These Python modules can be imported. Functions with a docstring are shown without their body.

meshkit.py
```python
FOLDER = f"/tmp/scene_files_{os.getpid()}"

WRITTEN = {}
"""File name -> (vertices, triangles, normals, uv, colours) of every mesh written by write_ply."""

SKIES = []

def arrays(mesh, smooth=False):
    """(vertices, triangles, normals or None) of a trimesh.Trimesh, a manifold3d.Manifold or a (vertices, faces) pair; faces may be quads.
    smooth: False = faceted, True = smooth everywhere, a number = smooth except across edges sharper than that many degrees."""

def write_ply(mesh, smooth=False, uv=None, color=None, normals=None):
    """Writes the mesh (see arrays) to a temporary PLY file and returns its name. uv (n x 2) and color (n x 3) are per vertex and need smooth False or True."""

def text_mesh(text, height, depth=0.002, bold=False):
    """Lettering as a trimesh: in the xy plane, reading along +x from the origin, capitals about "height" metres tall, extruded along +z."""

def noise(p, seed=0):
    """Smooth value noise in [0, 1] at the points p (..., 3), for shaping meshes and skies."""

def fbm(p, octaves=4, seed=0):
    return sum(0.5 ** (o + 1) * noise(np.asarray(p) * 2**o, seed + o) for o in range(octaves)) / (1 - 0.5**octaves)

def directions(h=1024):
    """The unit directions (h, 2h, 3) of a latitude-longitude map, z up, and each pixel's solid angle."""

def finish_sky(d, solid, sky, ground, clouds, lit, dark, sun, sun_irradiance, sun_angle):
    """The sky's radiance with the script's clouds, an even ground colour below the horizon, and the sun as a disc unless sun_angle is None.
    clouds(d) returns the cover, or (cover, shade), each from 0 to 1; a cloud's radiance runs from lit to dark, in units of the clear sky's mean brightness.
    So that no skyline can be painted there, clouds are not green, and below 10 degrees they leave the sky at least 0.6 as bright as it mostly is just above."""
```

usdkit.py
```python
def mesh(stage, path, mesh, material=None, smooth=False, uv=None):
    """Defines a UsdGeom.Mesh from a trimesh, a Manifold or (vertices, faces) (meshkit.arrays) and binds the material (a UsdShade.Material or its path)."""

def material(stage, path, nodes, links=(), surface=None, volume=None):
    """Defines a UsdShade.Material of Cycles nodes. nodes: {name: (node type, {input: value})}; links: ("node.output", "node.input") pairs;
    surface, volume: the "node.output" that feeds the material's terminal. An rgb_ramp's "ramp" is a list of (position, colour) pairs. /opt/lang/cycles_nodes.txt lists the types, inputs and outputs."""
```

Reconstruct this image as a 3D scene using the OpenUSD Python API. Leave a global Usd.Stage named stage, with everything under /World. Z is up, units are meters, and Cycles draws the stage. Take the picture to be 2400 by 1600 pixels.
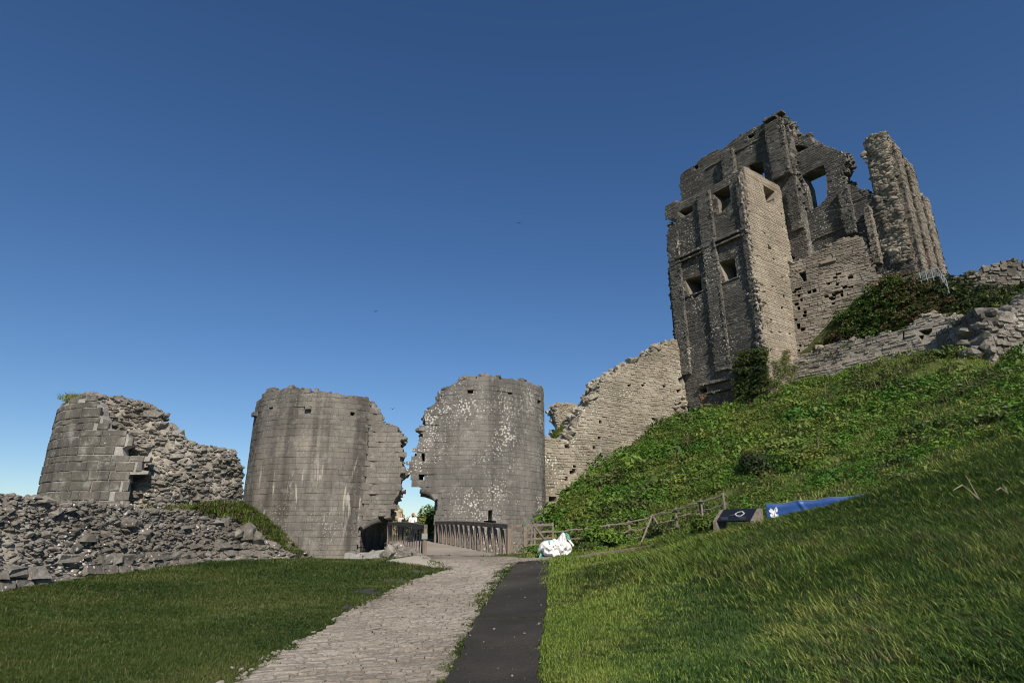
import math, random
import numpy as np, trimesh, shapely, shapely.affinity, usdkit, meshkit
from shapely.geometry import Polygon, LineString, Point, box as sbox
from scipy.interpolate import RBFInterpolator, RegularGridInterpolator
from manifold3d import Manifold, CrossSection, FillRule
from pxr import Usd, UsdGeom, UsdLux, UsdShade, Gf, Sdf, Vt

# ------------------------------------------------------------------ camera, sky, sun, exposure
stage = Usd.Stage.CreateInMemory()
UsdGeom.SetStageUpAxis(stage, 'Z'); UsdGeom.SetStageMetersPerUnit(stage, 1.0)
UsdGeom.Xform.Define(stage, '/World'); UsdGeom.Scope.Define(stage, '/World/Looks')
FPX, PITCH, CAMH = 1420.0, math.radians(18.3), 1.65
cam = UsdGeom.Camera.Define(stage, '/World/camera')
cam.CreateHorizontalApertureAttr(36.0); cam.CreateFocalLengthAttr(36.0 * FPX / 2400)
cam.CreateExposureAttr(0.3)
cam.AddTranslateOp().Set(Gf.Vec3d(0, 0, CAMH)); cam.AddRotateXOp().Set(90 + math.degrees(PITCH))
SUN_EL = math.radians(36)
SUN = np.array([0.25 * math.cos(SUN_EL), -0.968 * math.cos(SUN_EL), math.sin(SUN_EL)])
sky = UsdLux.DomeLight.Define(stage, '/World/sky')
skym = usdkit.material(stage, '/World/Looks/sky', {
    's': ('sky_texture', {'sky_type': 'single_scattering', 'sun_disc': False, 'sun_elevation': SUN_EL, 'sun_rotation': math.atan2(SUN[0], SUN[1]), 'air_density': 1.0, 'aerosol_density': 0.05, 'ozone_density': 4.0}),
    'b': ('background_shader', {'strength': 0.078}), 'h': ('hsv', {'saturation': 1.16, 'hue': .505})}, [('s.color', 'h.color'), ('h.color', 'b.color')], surface='b.background')
UsdShade.MaterialBindingAPI.Apply(sky.GetPrim()).Bind(skym)
sun = UsdLux.DistantLight.Define(stage, '/World/sun')
sun.CreateIntensityAttr(1.2); sun.CreateAngleAttr(0.53); sun.CreateNormalizeAttr(True); sun.CreateColorAttr(Gf.Vec3f(1.0, 0.92, 0.80))
sun.AddRotateZOp().Set(math.degrees(math.atan2(SUN[0], -SUN[1]))); sun.AddRotateXOp().Set(90 - math.degrees(SUN_EL))
sky.GetPrim().SetCustomDataByKey('kind', 'structure')

# ------------------------------------------------------------------ helpers
RNG = np.random.default_rng(7)
CP, SP = math.cos(PITCH), math.sin(PITCH)
def ray(px, py):
    """slopes (x/y, (z-CAMH)/y) of the line of sight through a point of the 2400 px wide photograph"""
    cx, cz = (px - 1200) / FPX, (800 - py) / FPX
    yy = CP - cz * SP
    return cx / yy, (SP + cz * CP) / yy
def at(px, py, Y):
    a, b = ray(px, py)
    return np.array([a * Y, Y, CAMH + b * Y])
def Z(s, ox, oy, pts): return [(ox + x * s, oy + y * s) for x, y in pts]
z4 = lambda p: Z(.31891, 1500, 240, p)
z5 = lambda p: Z(.38265, 1500, 600, p)
zc = lambda p: Z(.29335, 1240, 780, p)
z6 = lambda p: Z(.26786, 1940, 280, p)
z7 = lambda p: Z(.22109, 1880, 580, p)
zt2 = lambda p: Z(.30605, 540, 860, p)
zt3 = lambda p: Z(.3125, 860, 850, p)
zl = lambda p: Z(.33168, 0, 880, p)

used = {}
def path_of(name, parent=None):
    base = (str(parent.GetPath()) if parent is not None else '/World') + '/' + name
    n = used.get(base, 0); used[base] = n + 1
    return base if n == 0 else f'{base}_{n:03d}'
def tag(prim, label=None, cat=None, group=None, kind=None):
    for k, v in (('label', label), ('category', cat), ('group', group), ('kind', kind)):
        if v: prim.SetCustomDataByKey(k, v)
    return prim
def thing(name, label=None, cat=None, group=None, kind=None, loc=None, rz=None):
    x = UsdGeom.Xform.Define(stage, path_of(name))
    if loc is not None: x.AddTranslateOp().Set(Gf.Vec3d(*map(float, loc)))
    if rz is not None: x.AddRotateZOp().Set(float(rz))
    return tag(x.GetPrim(), label, cat, group, kind)
def obj(name, mesh, mat, parent=None, smooth=False, label=None, cat=None, group=None, kind=None):
    m = usdkit.mesh(stage, path_of(name, parent), mesh, mat, smooth=smooth)
    return tag(m.GetPrim(), label, cat, group, kind)
def nrm(v): v = np.asarray(v, float); return v / np.linalg.norm(v)
class MB:
    """collects vertices and triangles of one mesh"""
    def __init__(s): s.v, s.f, s.n = [], [], 0
    def add(s, v, f):
        v = np.asarray(v, float); f = np.asarray(f, int)
        if f.shape[1] == 4: f = np.vstack([f[:, [0, 1, 2]], f[:, [0, 2, 3]]])
        s.v.append(v); s.f.append(f + s.n); s.n += len(v); return s
    def mesh(s, m): return s.add(*meshkit.arrays(m)[:2])
    def out(s): return np.vstack(s.v), np.vstack(s.f)
    def bar(s, a, b, w, h, up=(0, 0, 1), c=.12, jit=0, rng=None):
        """a squared, chamfered timber from a to b"""
        a, b = np.asarray(a, float), np.asarray(b, float); t = nrm(b - a)
        x = np.cross(t, up); x = nrm(x) if np.linalg.norm(x) > 1e-6 else np.array([1., 0, 0]); y = np.cross(x, t)
        k = c * min(w, h)
        prof = [(-w/2+k, -h/2), (w/2-k, -h/2), (w/2, -h/2+k), (w/2, h/2-k), (w/2-k, h/2), (-w/2+k, h/2), (-w/2, h/2-k), (-w/2, -h/2+k)]
        L = np.linalg.norm(b - a); ns = 2 if not jit else max(2, int(L / .35))
        rings = []
        for i in range(ns):
            p = a + (b - a) * i / (ns - 1)
            if jit: p = p + rng.normal(0, jit, 3)
            rings += [p + px * x + py * y for px, py in prof]
        rings += [a, b]; f = []
        for i in range(ns - 1):
            for j in range(8):
                q = (i*8+j, i*8+(j+1) % 8, (i+1)*8+(j+1) % 8, (i+1)*8+j); f += [(q[0], q[1], q[2]), (q[0], q[2], q[3])]
        n = ns * 8
        for j in range(8): f += [(n, (j+1) % 8, j), (n+1, n-8+j, n-8+(j+1) % 8)]
        return s.add(rings, f)
    def tube(s, pts, rad, sides=7):
        p = np.asarray(pts, float); r = np.broadcast_to(np.asarray(rad, float), (len(p),))
        t = np.gradient(p, axis=0); t /= np.linalg.norm(t, axis=1, keepdims=True) + 1e-9
        a = np.cross(t, np.where(np.abs(t[:, 2:]) < .9, [0, 0, 1.], [1., 0, 0])); a /= np.linalg.norm(a, axis=1, keepdims=True) + 1e-9
        b = np.cross(t, a); g = np.arange(sides) * 2 * np.pi / sides
        v = p[:, None] + r[:, None, None] * (np.cos(g)[None, :, None] * a[:, None] + np.sin(g)[None, :, None] * b[:, None])
        f = []
        for i in range(len(p) - 1):
            for j in range(sides):
                q = (i*sides+j, i*sides+(j+1) % sides, (i+1)*sides+(j+1) % sides, (i+1)*sides+j); f += [(q[0], q[1], q[2]), (q[0], q[2], q[3])]
        n = len(p) * sides
        for j in range(sides): f += [(n, (j+1) % sides, j), (n+1, n-sides+j, n-sides+(j+1) % sides)]
        return s.add(np.vstack([v.reshape(-1, 3), p[:1], p[-1:]]), f)

# ------------------------------------------------------------------ materials
LK = '/World/Looks/'
def stone_mat(name, cols, lichen=.0, lcol=(.62, .6, .54), streak=.0, scol=(.06, .055, .05), vary=.35, bump=.6, patch=.5, moss=0.0, lscale=5.0, fine=18, drip=0., pale=.22):
    """weathered limestone: cols are (dark, mid, light); per-stone tone, soft patches, rain streaks, lichen spots"""
    d, m, l = cols
    nodes = {
        'g': ('geometry', {}),
        'n1': ('noise_texture', {'scale': .35, 'detail': 5., 'roughness': .6}),
        'n2': ('noise_texture', {'scale': float(fine), 'detail': 4., 'roughness': .65}),
        'ms': ('mapping', {'scale': (1.1, 1.1, .06)}),
        'n3': ('noise_texture', {'scale': 1.0, 'detail': 5., 'roughness': .62}),
        'r1': ('rgb_ramp', {'ramp': [(.30, d), (.5, m), (.70, l)]}),
        'isl': ('map_range', {'from_min': 0., 'from_max': 1., 'to_min': 1 - vary, 'to_max': 1 + vary}),
        'fn': ('map_range', {'from_min': .3, 'from_max': .7, 'to_min': .72, 'to_max': 1.25}),
        'mul': ('math', {'math_type': 'multiply'}),
        'hs': ('hsv', {}),
        'sf': ('map_range', {'from_min': .46, 'from_max': .64, 'to_min': 0., 'to_max': streak, 'clamp': True}),
        'mx': ('mix', {'color2': scol}),
        'v': ('voronoi_texture', {'scale': float(lscale), 'randomness': 1.0}),
        'nl': ('noise_texture', {'scale': .5, 'detail': 3.}),
        'nl2': ('noise_texture', {'scale': 22., 'detail': 2.}),
        'lr': ('map_range', {'from_min': .34, 'from_max': .72, 'to_min': -.03, 'to_max': .38 * lichen, 'clamp': True}),
        'dj': ('math', {'math_type': 'multiply_add', 'value2': .22, 'value3': -.11}),
        'da': ('math', {'math_type': 'add'}),
        'lt': ('math', {'math_type': 'less_than'}),
        'lw': ('math', {'math_type': 'multiply', 'value2': .85}),
        'ml': ('mix', {'color2': lcol}),
        'b': ('bump', {'strength': bump, 'distance': .03}),
        'n5': ('noise_texture', {'scale': 2.1, 'detail': 6., 'roughness': .7}), 'pm': ('map_range', {'from_min': .52, 'from_max': .68, 'to_min': 0., 'to_max': pale, 'clamp': True}), 'mp': ('mix', {'color2': lcol}),
        'p': ('principled_bsdf', {'roughness': .93, 'specular_ior_level': .15}),
    }
    links = [('g.position', 'n1.vector'), ('g.position', 'n2.vector'), ('g.position', 'ms.vector'), ('ms.vector', 'n3.vector'), ('n1.fac', 'r1.fac'),
        ('g.random_per_island', 'isl.value'), ('n2.fac', 'fn.value'), ('isl.result', 'mul.value1'), ('fn.result', 'mul.value2'), ('mul.value', 'hs.value'), ('r1.color', 'hs.color'),
        ('n3.fac', 'sf.value'), ('sf.result', 'mx.fac'), ('hs.color', 'mx.color1'), ('g.position', 'v.vector'), ('g.position', 'nl.vector'), ('g.position', 'nl2.vector'), ('nl.fac', 'lr.value'),
        ('nl2.fac', 'dj.value1'), ('v.distance', 'da.value1'), ('dj.value', 'da.value2'), ('da.value', 'lt.value1'), ('lr.result', 'lt.value2'), ('lt.value', 'lw.value1'), ('lw.value', 'ml.fac'),
        ('mx.color', 'mp.color1'), ('g.position', 'n5.vector'), ('n5.fac', 'pm.value'), ('pm.result', 'mp.fac'), ('mp.color', 'ml.color1'), ('ml.color', 'p.base_color'), ('n2.fac', 'b.height'), ('b.normal', 'p.normal')]
    if drip:
        nodes.update({'md': ('mapping', {'scale': (3.2, 3.2, .42)}), 'nd': ('noise_texture', {'scale': 1., 'detail': 3., 'roughness': .55, 'distortion': .6}), 'rd': ('map_range', {'from_min': .60, 'from_max': .68, 'to_min': 0., 'to_max': drip, 'clamp': True}),
            'sx': ('separate_xyz', {}), 'z1': ('map_range', {'from_min': 1.2, 'from_max': 3.4, 'to_min': 0., 'to_max': 1., 'clamp': True}), 'z2': ('map_range', {'from_min': 4.8, 'from_max': 6.8, 'to_min': 1., 'to_max': 0., 'clamp': True}),
            'zm': ('math', {'math_type': 'multiply'}), 'dm': ('math', {'math_type': 'multiply'}), 'xd': ('mix', {'color2': (.40, .37, .32)})})
        links = [l for l in links if l != ('ml.color', 'p.base_color')] + [('g.position', 'md.vector'), ('md.vector', 'nd.vector'), ('nd.fac', 'rd.value'), ('g.position', 'sx.vector'), ('sx.z', 'z1.value'), ('sx.z', 'z2.value'), ('z1.result', 'zm.value1'), ('z2.result', 'zm.value2'), ('zm.value', 'dm.value1'), ('rd.result', 'dm.value2'), ('dm.value', 'xd.fac'), ('ml.color', 'xd.color1'), ('xd.color', 'p.base_color')]
    return usdkit.material(stage, LK + name, nodes, links, surface='p.BSDF')
def plain_mat(name, ca, cb, scale=8., rough=.8, bump=.3, vary=0., stretch=(1, 1, 1), dist=.01, spec=.25):
    nodes = {'g': ('geometry', {}), 'm': ('mapping', {'scale': stretch}), 'n': ('noise_texture', {'scale': float(scale), 'detail': 5., 'roughness': .6}),
        'r': ('rgb_ramp', {'ramp': [(.32, ca), (.68, cb)]}), 'isl': ('map_range', {'from_min': 0., 'from_max': 1., 'to_min': 1 - vary, 'to_max': 1 + vary}), 'hs': ('hsv', {}),
        'b': ('bump', {'strength': bump, 'distance': dist}), 'p': ('principled_bsdf', {'roughness': rough, 'specular_ior_level': spec})}
    links = [('g.position', 'm.vector'), ('m.vector', 'n.vector'), ('n.fac', 'r.fac'), ('g.random_per_island', 'isl.value'), ('isl.result', 'hs.value'), ('r.color', 'hs.color'), ('hs.color', 'p.base_color'), ('n.fac', 'b.height'), ('b.normal', 'p.normal')]
    return usdkit.material(stage, LK + name, nodes, links, surface='p.BSDF')
def leaf_mat(name, ca, cb, cc, trans=.3, scale=.6, rough=.55):
    """foliage: tone changes from clump to clump and from leaf to leaf, some light passes through"""
    nodes = {'g': ('geometry', {}), 'n': ('noise_texture', {'scale': float(scale), 'detail': 3.}), 'r': ('rgb_ramp', {'ramp': [(.33, ca), (.5, cb), (.68, cc)]}),
        'isl': ('map_range', {'from_min': 0., 'from_max': 1., 'to_min': .6, 'to_max': 1.45}), 'hs': ('hsv', {}),
        'p': ('principled_bsdf', {'roughness': rough, 'specular_ior_level': .3}), 't': ('translucent_bsdf', {}), 'x': ('mix_closure', {'fac': trans})}
    links = [('g.position', 'n.vector'), ('n.fac', 'r.fac'), ('g.random_per_island', 'isl.value'), ('isl.result', 'hs.value'), ('r.color', 'hs.color'), ('hs.color', 'p.base_color'), ('hs.color', 't.color'), ('p.BSDF', 'x.closure1'), ('t.BSDF', 'x.closure2')]
    return usdkit.material(stage, LK + name, nodes, links, surface='x.closure')
def flat_mat(name, c, rough=.6, spec=.3):
    return usdkit.material(stage, LK + name, {'p': ('principled_bsdf', {'base_color': c, 'roughness': rough, 'specular_ior_level': spec})}, [], surface='p.BSDF')

M_TOWER = stone_mat('tower_ashlar', ((.115, .107, .096), (.176, .164, .149), (.255, .235, .21)), lichen=1.3, streak=.7, vary=.16, scol=(.06, .055, .05), bump=.5, lscale=7.5, lcol=(.5, .48, .43))
M_TOWER2 = stone_mat('tower_ashlar_brown', ((.115, .104, .09), (.178, .162, .142), (.265, .235, .198)), lichen=.6, streak=.8, vary=.12, scol=(.058, .053, .048), bump=.5, lscale=9, lcol=(.46, .44, .39), drip=.8)
M_WING = stone_mat('wing_ashlar', ((.135, .122, .106), (.20, .182, .158), (.29, .258, .215)), lichen=.5, streak=.35, vary=.16, scol=(.09, .083, .074), bump=.5, lscale=9, lcol=(.5, .47, .42), pale=.3)
M_STAIN = stone_mat('rusty_stain', ((.16, .10, .045), (.25, .15, .07), (.32, .21, .11)), lichen=0, vary=.2, lscale=5)
M_CORE = stone_mat('mortar_core', ((.16, .14, .115), (.24, .21, .175), (.32, .28, .23)), lichen=.2, vary=0., bump=.8, fine=7)
M_RUINASH = stone_mat('ruin_ashlar', ((.10, .092, .08), (.155, .142, .122), (.21, .19, .16)), lichen=.4, streak=.7, vary=.16, scol=(.05, .047, .043), lscale=4)
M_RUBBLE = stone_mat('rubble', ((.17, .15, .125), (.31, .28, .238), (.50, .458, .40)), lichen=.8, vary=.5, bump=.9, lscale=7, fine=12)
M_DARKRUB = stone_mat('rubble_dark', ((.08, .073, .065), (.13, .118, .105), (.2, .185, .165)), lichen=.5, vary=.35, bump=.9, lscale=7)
M_KEEP = stone_mat('keep_grey', ((.145, .138, .125), (.235, .222, .20), (.37, .345, .30)), lichen=1.0, streak=.35, vary=.6, scol=(.075, .07, .064), lscale=5, lcol=(.5, .47, .40))
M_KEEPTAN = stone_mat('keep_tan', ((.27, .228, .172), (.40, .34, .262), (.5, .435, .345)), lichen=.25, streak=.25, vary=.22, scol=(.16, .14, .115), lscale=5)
M_PLINTH = stone_mat('keep_plinth', ((.19, .165, .132), (.29, .25, .2), (.40, .345, .275)), lichen=.45, streak=.4, vary=.3, scol=(.10, .09, .078), lscale=5)
M_CURTAIN = stone_mat('curtain_stone', ((.24, .212, .17), (.385, .335, .255), (.52, .46, .365)), lichen=1.0, streak=.3, vary=.36, scol=(.17, .15, .12), lscale=5)
M_PALE = stone_mat('pale_rubble', ((.26, .25, .23), (.38, .36, .33), (.5, .48, .44)), lichen=.5, vary=.3, lscale=5)
M_REV = stone_mat('revetment_stone', ((.27, .236, .19), (.39, .345, .283), (.5, .45, .38)), lichen=.6, streak=.25, vary=.3, scol=(.2, .18, .15), lscale=5)
M_YELLOW = stone_mat('yellow_rubble', ((.32, .255, .155), (.43, .35, .22), (.52, .43, .28)), lichen=.2, vary=.3, lscale=5)
M_PATH = stone_mat('path_stone', ((.20, .175, .142), (.275, .243, .203), (.35, .315, .27)), pale=0, lichen=0, vary=.22, bump=.5, fine=26)
M_PATHBED = stone_mat('path_grit', ((.15, .128, .10), (.235, .203, .163), (.31, .272, .222)), pale=0, lichen=0, vary=0, bump=1., fine=24)
M_GRAVEL = stone_mat('pale_gravel', ((.36, .32, .26), (.47, .42, .345), (.56, .51, .43)), pale=0, lichen=0, vary=.2, bump=1., fine=22)
M_DECK = stone_mat('deck_grit', ((.22, .192, .155), (.30, .263, .216), (.37, .325, .27)), pale=0, lichen=0, vary=0, bump=1., fine=24)
M_SOIL = stone_mat('bare_soil', ((.05, .047, .042), (.085, .08, .075), (.15, .14, .13)), pale=0, lichen=0, vary=.2, bump=1.2, fine=16)
M_DIRT = stone_mat('dirt_track', ((.13, .10, .07), (.2, .155, .115), (.28, .225, .17)), pale=0, lichen=0, vary=.1, bump=1., fine=12)
M_MAT = stone_mat('rubber_mat', ((.026, .024, .02), (.045, .041, .036), (.075, .067, .057)), pale=0, lichen=.22, lscale=26, lcol=(.2, .18, .15), vary=0, streak=0, bump=1., fine=34)
M_OAK = plain_mat('grey_oak', (.17, .128, .098), (.31, .245, .195), scale=5, rough=.8, bump=.4, vary=.25, stretch=(6, 6, .6))
M_OAKDARK = plain_mat('dark_oak', (.085, .072, .062), (.17, .145, .125), scale=5, rough=.8, bump=.4, vary=.15, stretch=(1, 1, 6))
M_FENCE = plain_mat('fence_wood', (.15, .125, .095), (.29, .25, .2), scale=6, rough=.85, bump=.4, vary=.25, stretch=(2, 2, 2))
M_GROUND = stone_mat('turf_earth', ((.05, .064, .018), (.075, .092, .026), (.12, .115, .048)), pale=0, lichen=0, vary=0, bump=1., fine=9)
M_BLACK = flat_mat('black_paint', (.012, .012, .014), .45)
# ------------------------------------------------------------------ ground
C = []
def c(px, py, Y): C.append(at(px, py, Y))
def k(x, y, z): C.append(np.array([x, y, z], float))
for X, Y, z in [(0, 0, -.05), (-3, 0, -.1), (3, 0, .25), (-8, 0, 0), (0, -8, -.5), (-10, -8, -.5), (8, -8, .9), (7, 0, 1.1), (10, 4, 2.3), (14, 8, 3.7), (20, 14, 5.4), (26, 20, 7.2), (30, 10, 6), (38, 24, 8.5),
                (-14, 4, .2), (-20, 10, .4), (-24, 22, .6), (-26, 36, 0), (-18, 40, .3), (-15, 31, 1.0), (-11, 32, -.2), (-13, 22, 1.2), (-13, 15, .9), (-9, 30, -.6), (-7.2, 29, -.9), (-6.6, 33, -.9), (-6, 27, -.2), (-7.2, 25.5, .8), (-4.8, 31, -.4), (-3, 31, -.5), (-1.2, 31, -.3), (.4, 29, .3), (-1.3, 27.5, .3), (1.5, 33, 1.5), (1.8, 37, 1.9),
                (-6, 42, 1.5), (-6, 50, 2.4), (-3, 50, 2.6), (-10, 55, 2.6), (2, 50, 2.5), (6, 54, 5), (14, 55, 11), (22, 58, 13), (30, 52, 13.5), (34, 44, 12.5), (38, 34, 11.5), (25, 45, 12.2), (21, 41.8, 12.1), (30, 36, 12.0)]: k(X, Y, z)
for a in [(1150, 1600, 6.9), (600, 1600, 6.9), (0, 1600, 7.4), (0, 1400, 12.6), (350, 1340, 17.5), (640, 1312, 22.5), (880, 1313, 22.), (1030, 1338, 19), (1200, 1330, 18.5), (1250, 1315, 20.), (1187, 1302, 23.5), (997, 1301, 23.5), (1100, 1430, 11.5), (700, 1430, 11.5), (350, 1450, 11),
          (1300, 1307, 21.5), (1232, 1300, 24.5), (1380, 1290, 24.5), (1500, 1275, 25), (1640, 1245, 23),
          (1690, 1252, 14.5), (1560, 1290, 16), (1400, 1316, 17), (2030, 1172, 14), (1850, 1217, 14), (1940, 1196, 14), (1300, 1500, 8.5), (1500, 1420, 10), (1700, 1450, 8.5), (1700, 1600, 5.4), (2400, 1600, 4.2), (2100, 1400, 7), (2400, 1400, 6), (2400, 1200, 9.5), (2100, 1200, 11.6), (1900, 1300, 9.8), (2200, 1100, 15), (2400, 1000, 17),
          (1700, 1220, 20), (1800, 1222, 17.5), (1950, 1200, 17.), (1350, 1200, 33), (1290, 1218, 36), (1400, 1120, 40), (1500, 1035, 43), (1600, 990, 44.5), (1745, 966, 40.8), (1880, 924, 40), (2080, 856, 36), (2235, 832, 33.2), (2330, 868, 30.5), (2400, 868, 29.0), (1500, 1150, 33), (1700, 1100, 29), (1700, 1170, 25), (2000, 1000, 30), (2000, 1100, 22.5), (2200, 950, 26), (1450, 1240, 28)]: c(*a)
C = np.array(C)
rbf = RBFInterpolator(C[:, :2], C[:, 2], kernel='thin_plate_spline', smoothing=.15)
def axis(lo, hi, step, far):
    core = np.arange(lo, hi + 1e-6, step); g = step * 1.35 ** np.arange(1, 30); g = np.cumsum(g); g = g[g < far]
    return np.concatenate([(lo - g)[::-1], core, hi + g])
gx, gy = axis(-28, 42, .3, 900), axis(-9, 60, .3, 900)
GX, GY = np.meshgrid(gx, gy)
inside = np.clip(np.maximum(np.maximum(-28 - GX, GX - 42), np.maximum(-9 - GY, GY - 60)) / 45, 0, 1)
zz = rbf(np.stack([np.clip(GX, -32, 46).ravel(), np.clip(GY, -12, 64).ravel()], 1)).reshape(GX.shape)
w = 1 - inside ** 2 * (3 - 2 * inside)
zz = zz * w + (-6.0) * (1 - w)
rough = (meshkit.fbm(np.stack([GX * .55, GY * .55, GX * 0], -1), 4) - .5)
hillw = np.clip((zz - 1.8) / 2.5, 0, 1)
zz = zz + rough * (.10 + .55 * hillw) * w
def gate_deck(x, y): return None
Hf = RegularGridInterpolator((gy, gx), zz, bounds_error=False, fill_value=0)
def H(x, y):
    x, y = np.asarray(x, float), np.asarray(y, float)
    return Hf(np.stack(np.broadcast_arrays(y, x), -1))
ny, nx = GX.shape
gv = np.stack([GX.ravel(), GY.ravel(), zz.ravel()], 1)
ii, jj = np.meshgrid(np.arange(ny - 1), np.arange(nx - 1), indexing='ij'); a0 = (ii * nx + jj).ravel()
ground = thing('ground', kind='structure')
obj('turf', (gv, np.stack([a0, a0 + 1, a0 + nx + 1, a0 + nx], 1)), M_GROUND, ground, smooth=True)
def hit(px, py, y0=3., y1=60.):
    """where the line of sight through a pixel meets the ground"""
    a, b = ray(px, py); ys = np.linspace(y0, y1, 1200)
    d = CAMH + b * ys - H(a * ys, ys); i = np.nonzero(d < 0)[0]
    i = i[0] if len(i) else len(ys) - 1
    return np.array([a * ys[i], ys[i], float(H(a * ys[i], ys[i]))])

# ------------------------------------------------------------------ masonry
class Wall:
    """a wall surface over a line in plan: u along the line, z up, w out of the face towards the viewer"""
    def __init__(s, pts, lean=0., z0=0.):
        s.P = np.asarray(pts, float); d = np.diff(s.P, axis=0); s.L = np.concatenate([[0], np.cumsum(np.linalg.norm(d, axis=1))])
        t = np.gradient(s.P, s.L, axis=0) if len(s.P) > 2 else np.repeat(d / s.L[-1], 2, 0)
        t /= np.linalg.norm(t, axis=1, keepdims=True); s.N = np.stack([t[:, 1], -t[:, 0]], 1); s.T = t; s.lean, s.z0 = lean, z0
        mid = len(s.P) // 2
        s.flip = 1. if np.dot(s.N[mid], -s.P[mid]) > 0 else -1.
        s.N = s.N * s.flip
    def xyz(s, uvw):
        uvw = np.asarray(uvw, float); u, z, w = uvw[..., 0], uvw[..., 1], uvw[..., 2]
        g = lambda A, i: np.interp(u, s.L, A[:, i])
        ex0, ex1 = np.minimum(u, 0), np.maximum(u - s.L[-1], 0)
        x = g(s.P, 0) + ex0 * s.T[0, 0] + ex1 * s.T[-1, 0]; y = g(s.P, 1) + ex0 * s.T[0, 1] + ex1 * s.T[-1, 1]
        nx_, ny_ = g(s.N, 0), g(s.N, 1); q = np.hypot(nx_, ny_); ww = w - s.lean * (z - s.z0)
        return np.stack([x + nx_ / q * ww, y + ny_ / q * ww, z], -1)
    def uv(s, px, py):
        a, b = ray(px, py)
        if len(s.P) == 2 and s.lean == 0:
            d = s.T[0]; A = np.array([[d[0], -a], [d[1], -1.]]); u, t = np.linalg.solve(A, -s.P[0]); return u, CAMH + b * t
        us = np.linspace(-3, s.L[-1] + 3, 1600); best = None
        z = np.full_like(us, 3.)
        for _ in range(4 if s.lean else 1):
            p = s.xyz(np.stack([us, z, us * 0], 1)); f = p[:, 0] - a * p[:, 1]; z = CAMH + b * p[:, 1]
        cr = np.nonzero(np.sign(f[:-1]) != np.sign(f[1:]))[0]
        if len(cr):
            i = cr[np.argmin(p[cr, 1])]; r = f[i] / (f[i] - f[i + 1]); return us[i] + r * (us[1] - us[0]), z[i] + r * (z[i + 1] - z[i])
        i = np.argmin(np.abs(f)); return us[i], z[i]
    def poly(s, pxs): return Polygon([s.uv(*p) for p in pxs]).buffer(0)
def to_manifold(poly, T, wfront, refine=None):
    geoms = getattr(poly, 'geoms', [poly]); rings = []
    for g in geoms:
        if g.area < .02: continue
        g = shapely.geometry.polygon.orient(g, 1.0)
        rings.append(np.array(g.exterior.coords)[:-1]); rings += [np.array(h.coords)[:-1] for h in g.interiors]
    m = Manifold.extrude(CrossSection(rings, FillRule.Positive), T).translate((0, 0, wfront - T))
    return m.refine_to_length(refine) if refine else m
def ragged(poly, amp, rng, step=.25, zmin=None):
    """breaks an outline up the way fallen masonry is: jumps of a stone or two"""
    def ring(r):
        n = max(8, int(r.length / step)); out = []
        for i in range(n):
            p = r.interpolate(i / n, normalized=True)
            kk = 0 if zmin is not None and p.y < zmin else 1
            out.append((p.x + rng.uniform(-amp, amp) * kk, p.y + rng.uniform(-amp, amp) * .7 * kk))
        return out
    gs = [Polygon(ring(g.exterior), [list(h.coords) for h in g.interiors]).buffer(0) for g in getattr(poly, 'geoms', [poly])]
    return shapely.union_all(gs)
BOXF = np.array([[0, 1, 5, 4], [1, 2, 6, 5], [2, 3, 7, 6], [3, 0, 4, 7], [4, 5, 9, 8], [5, 6, 10, 9], [6, 7, 11, 10], [7, 4, 8, 11], [8, 9, 10, 11]])
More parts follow.
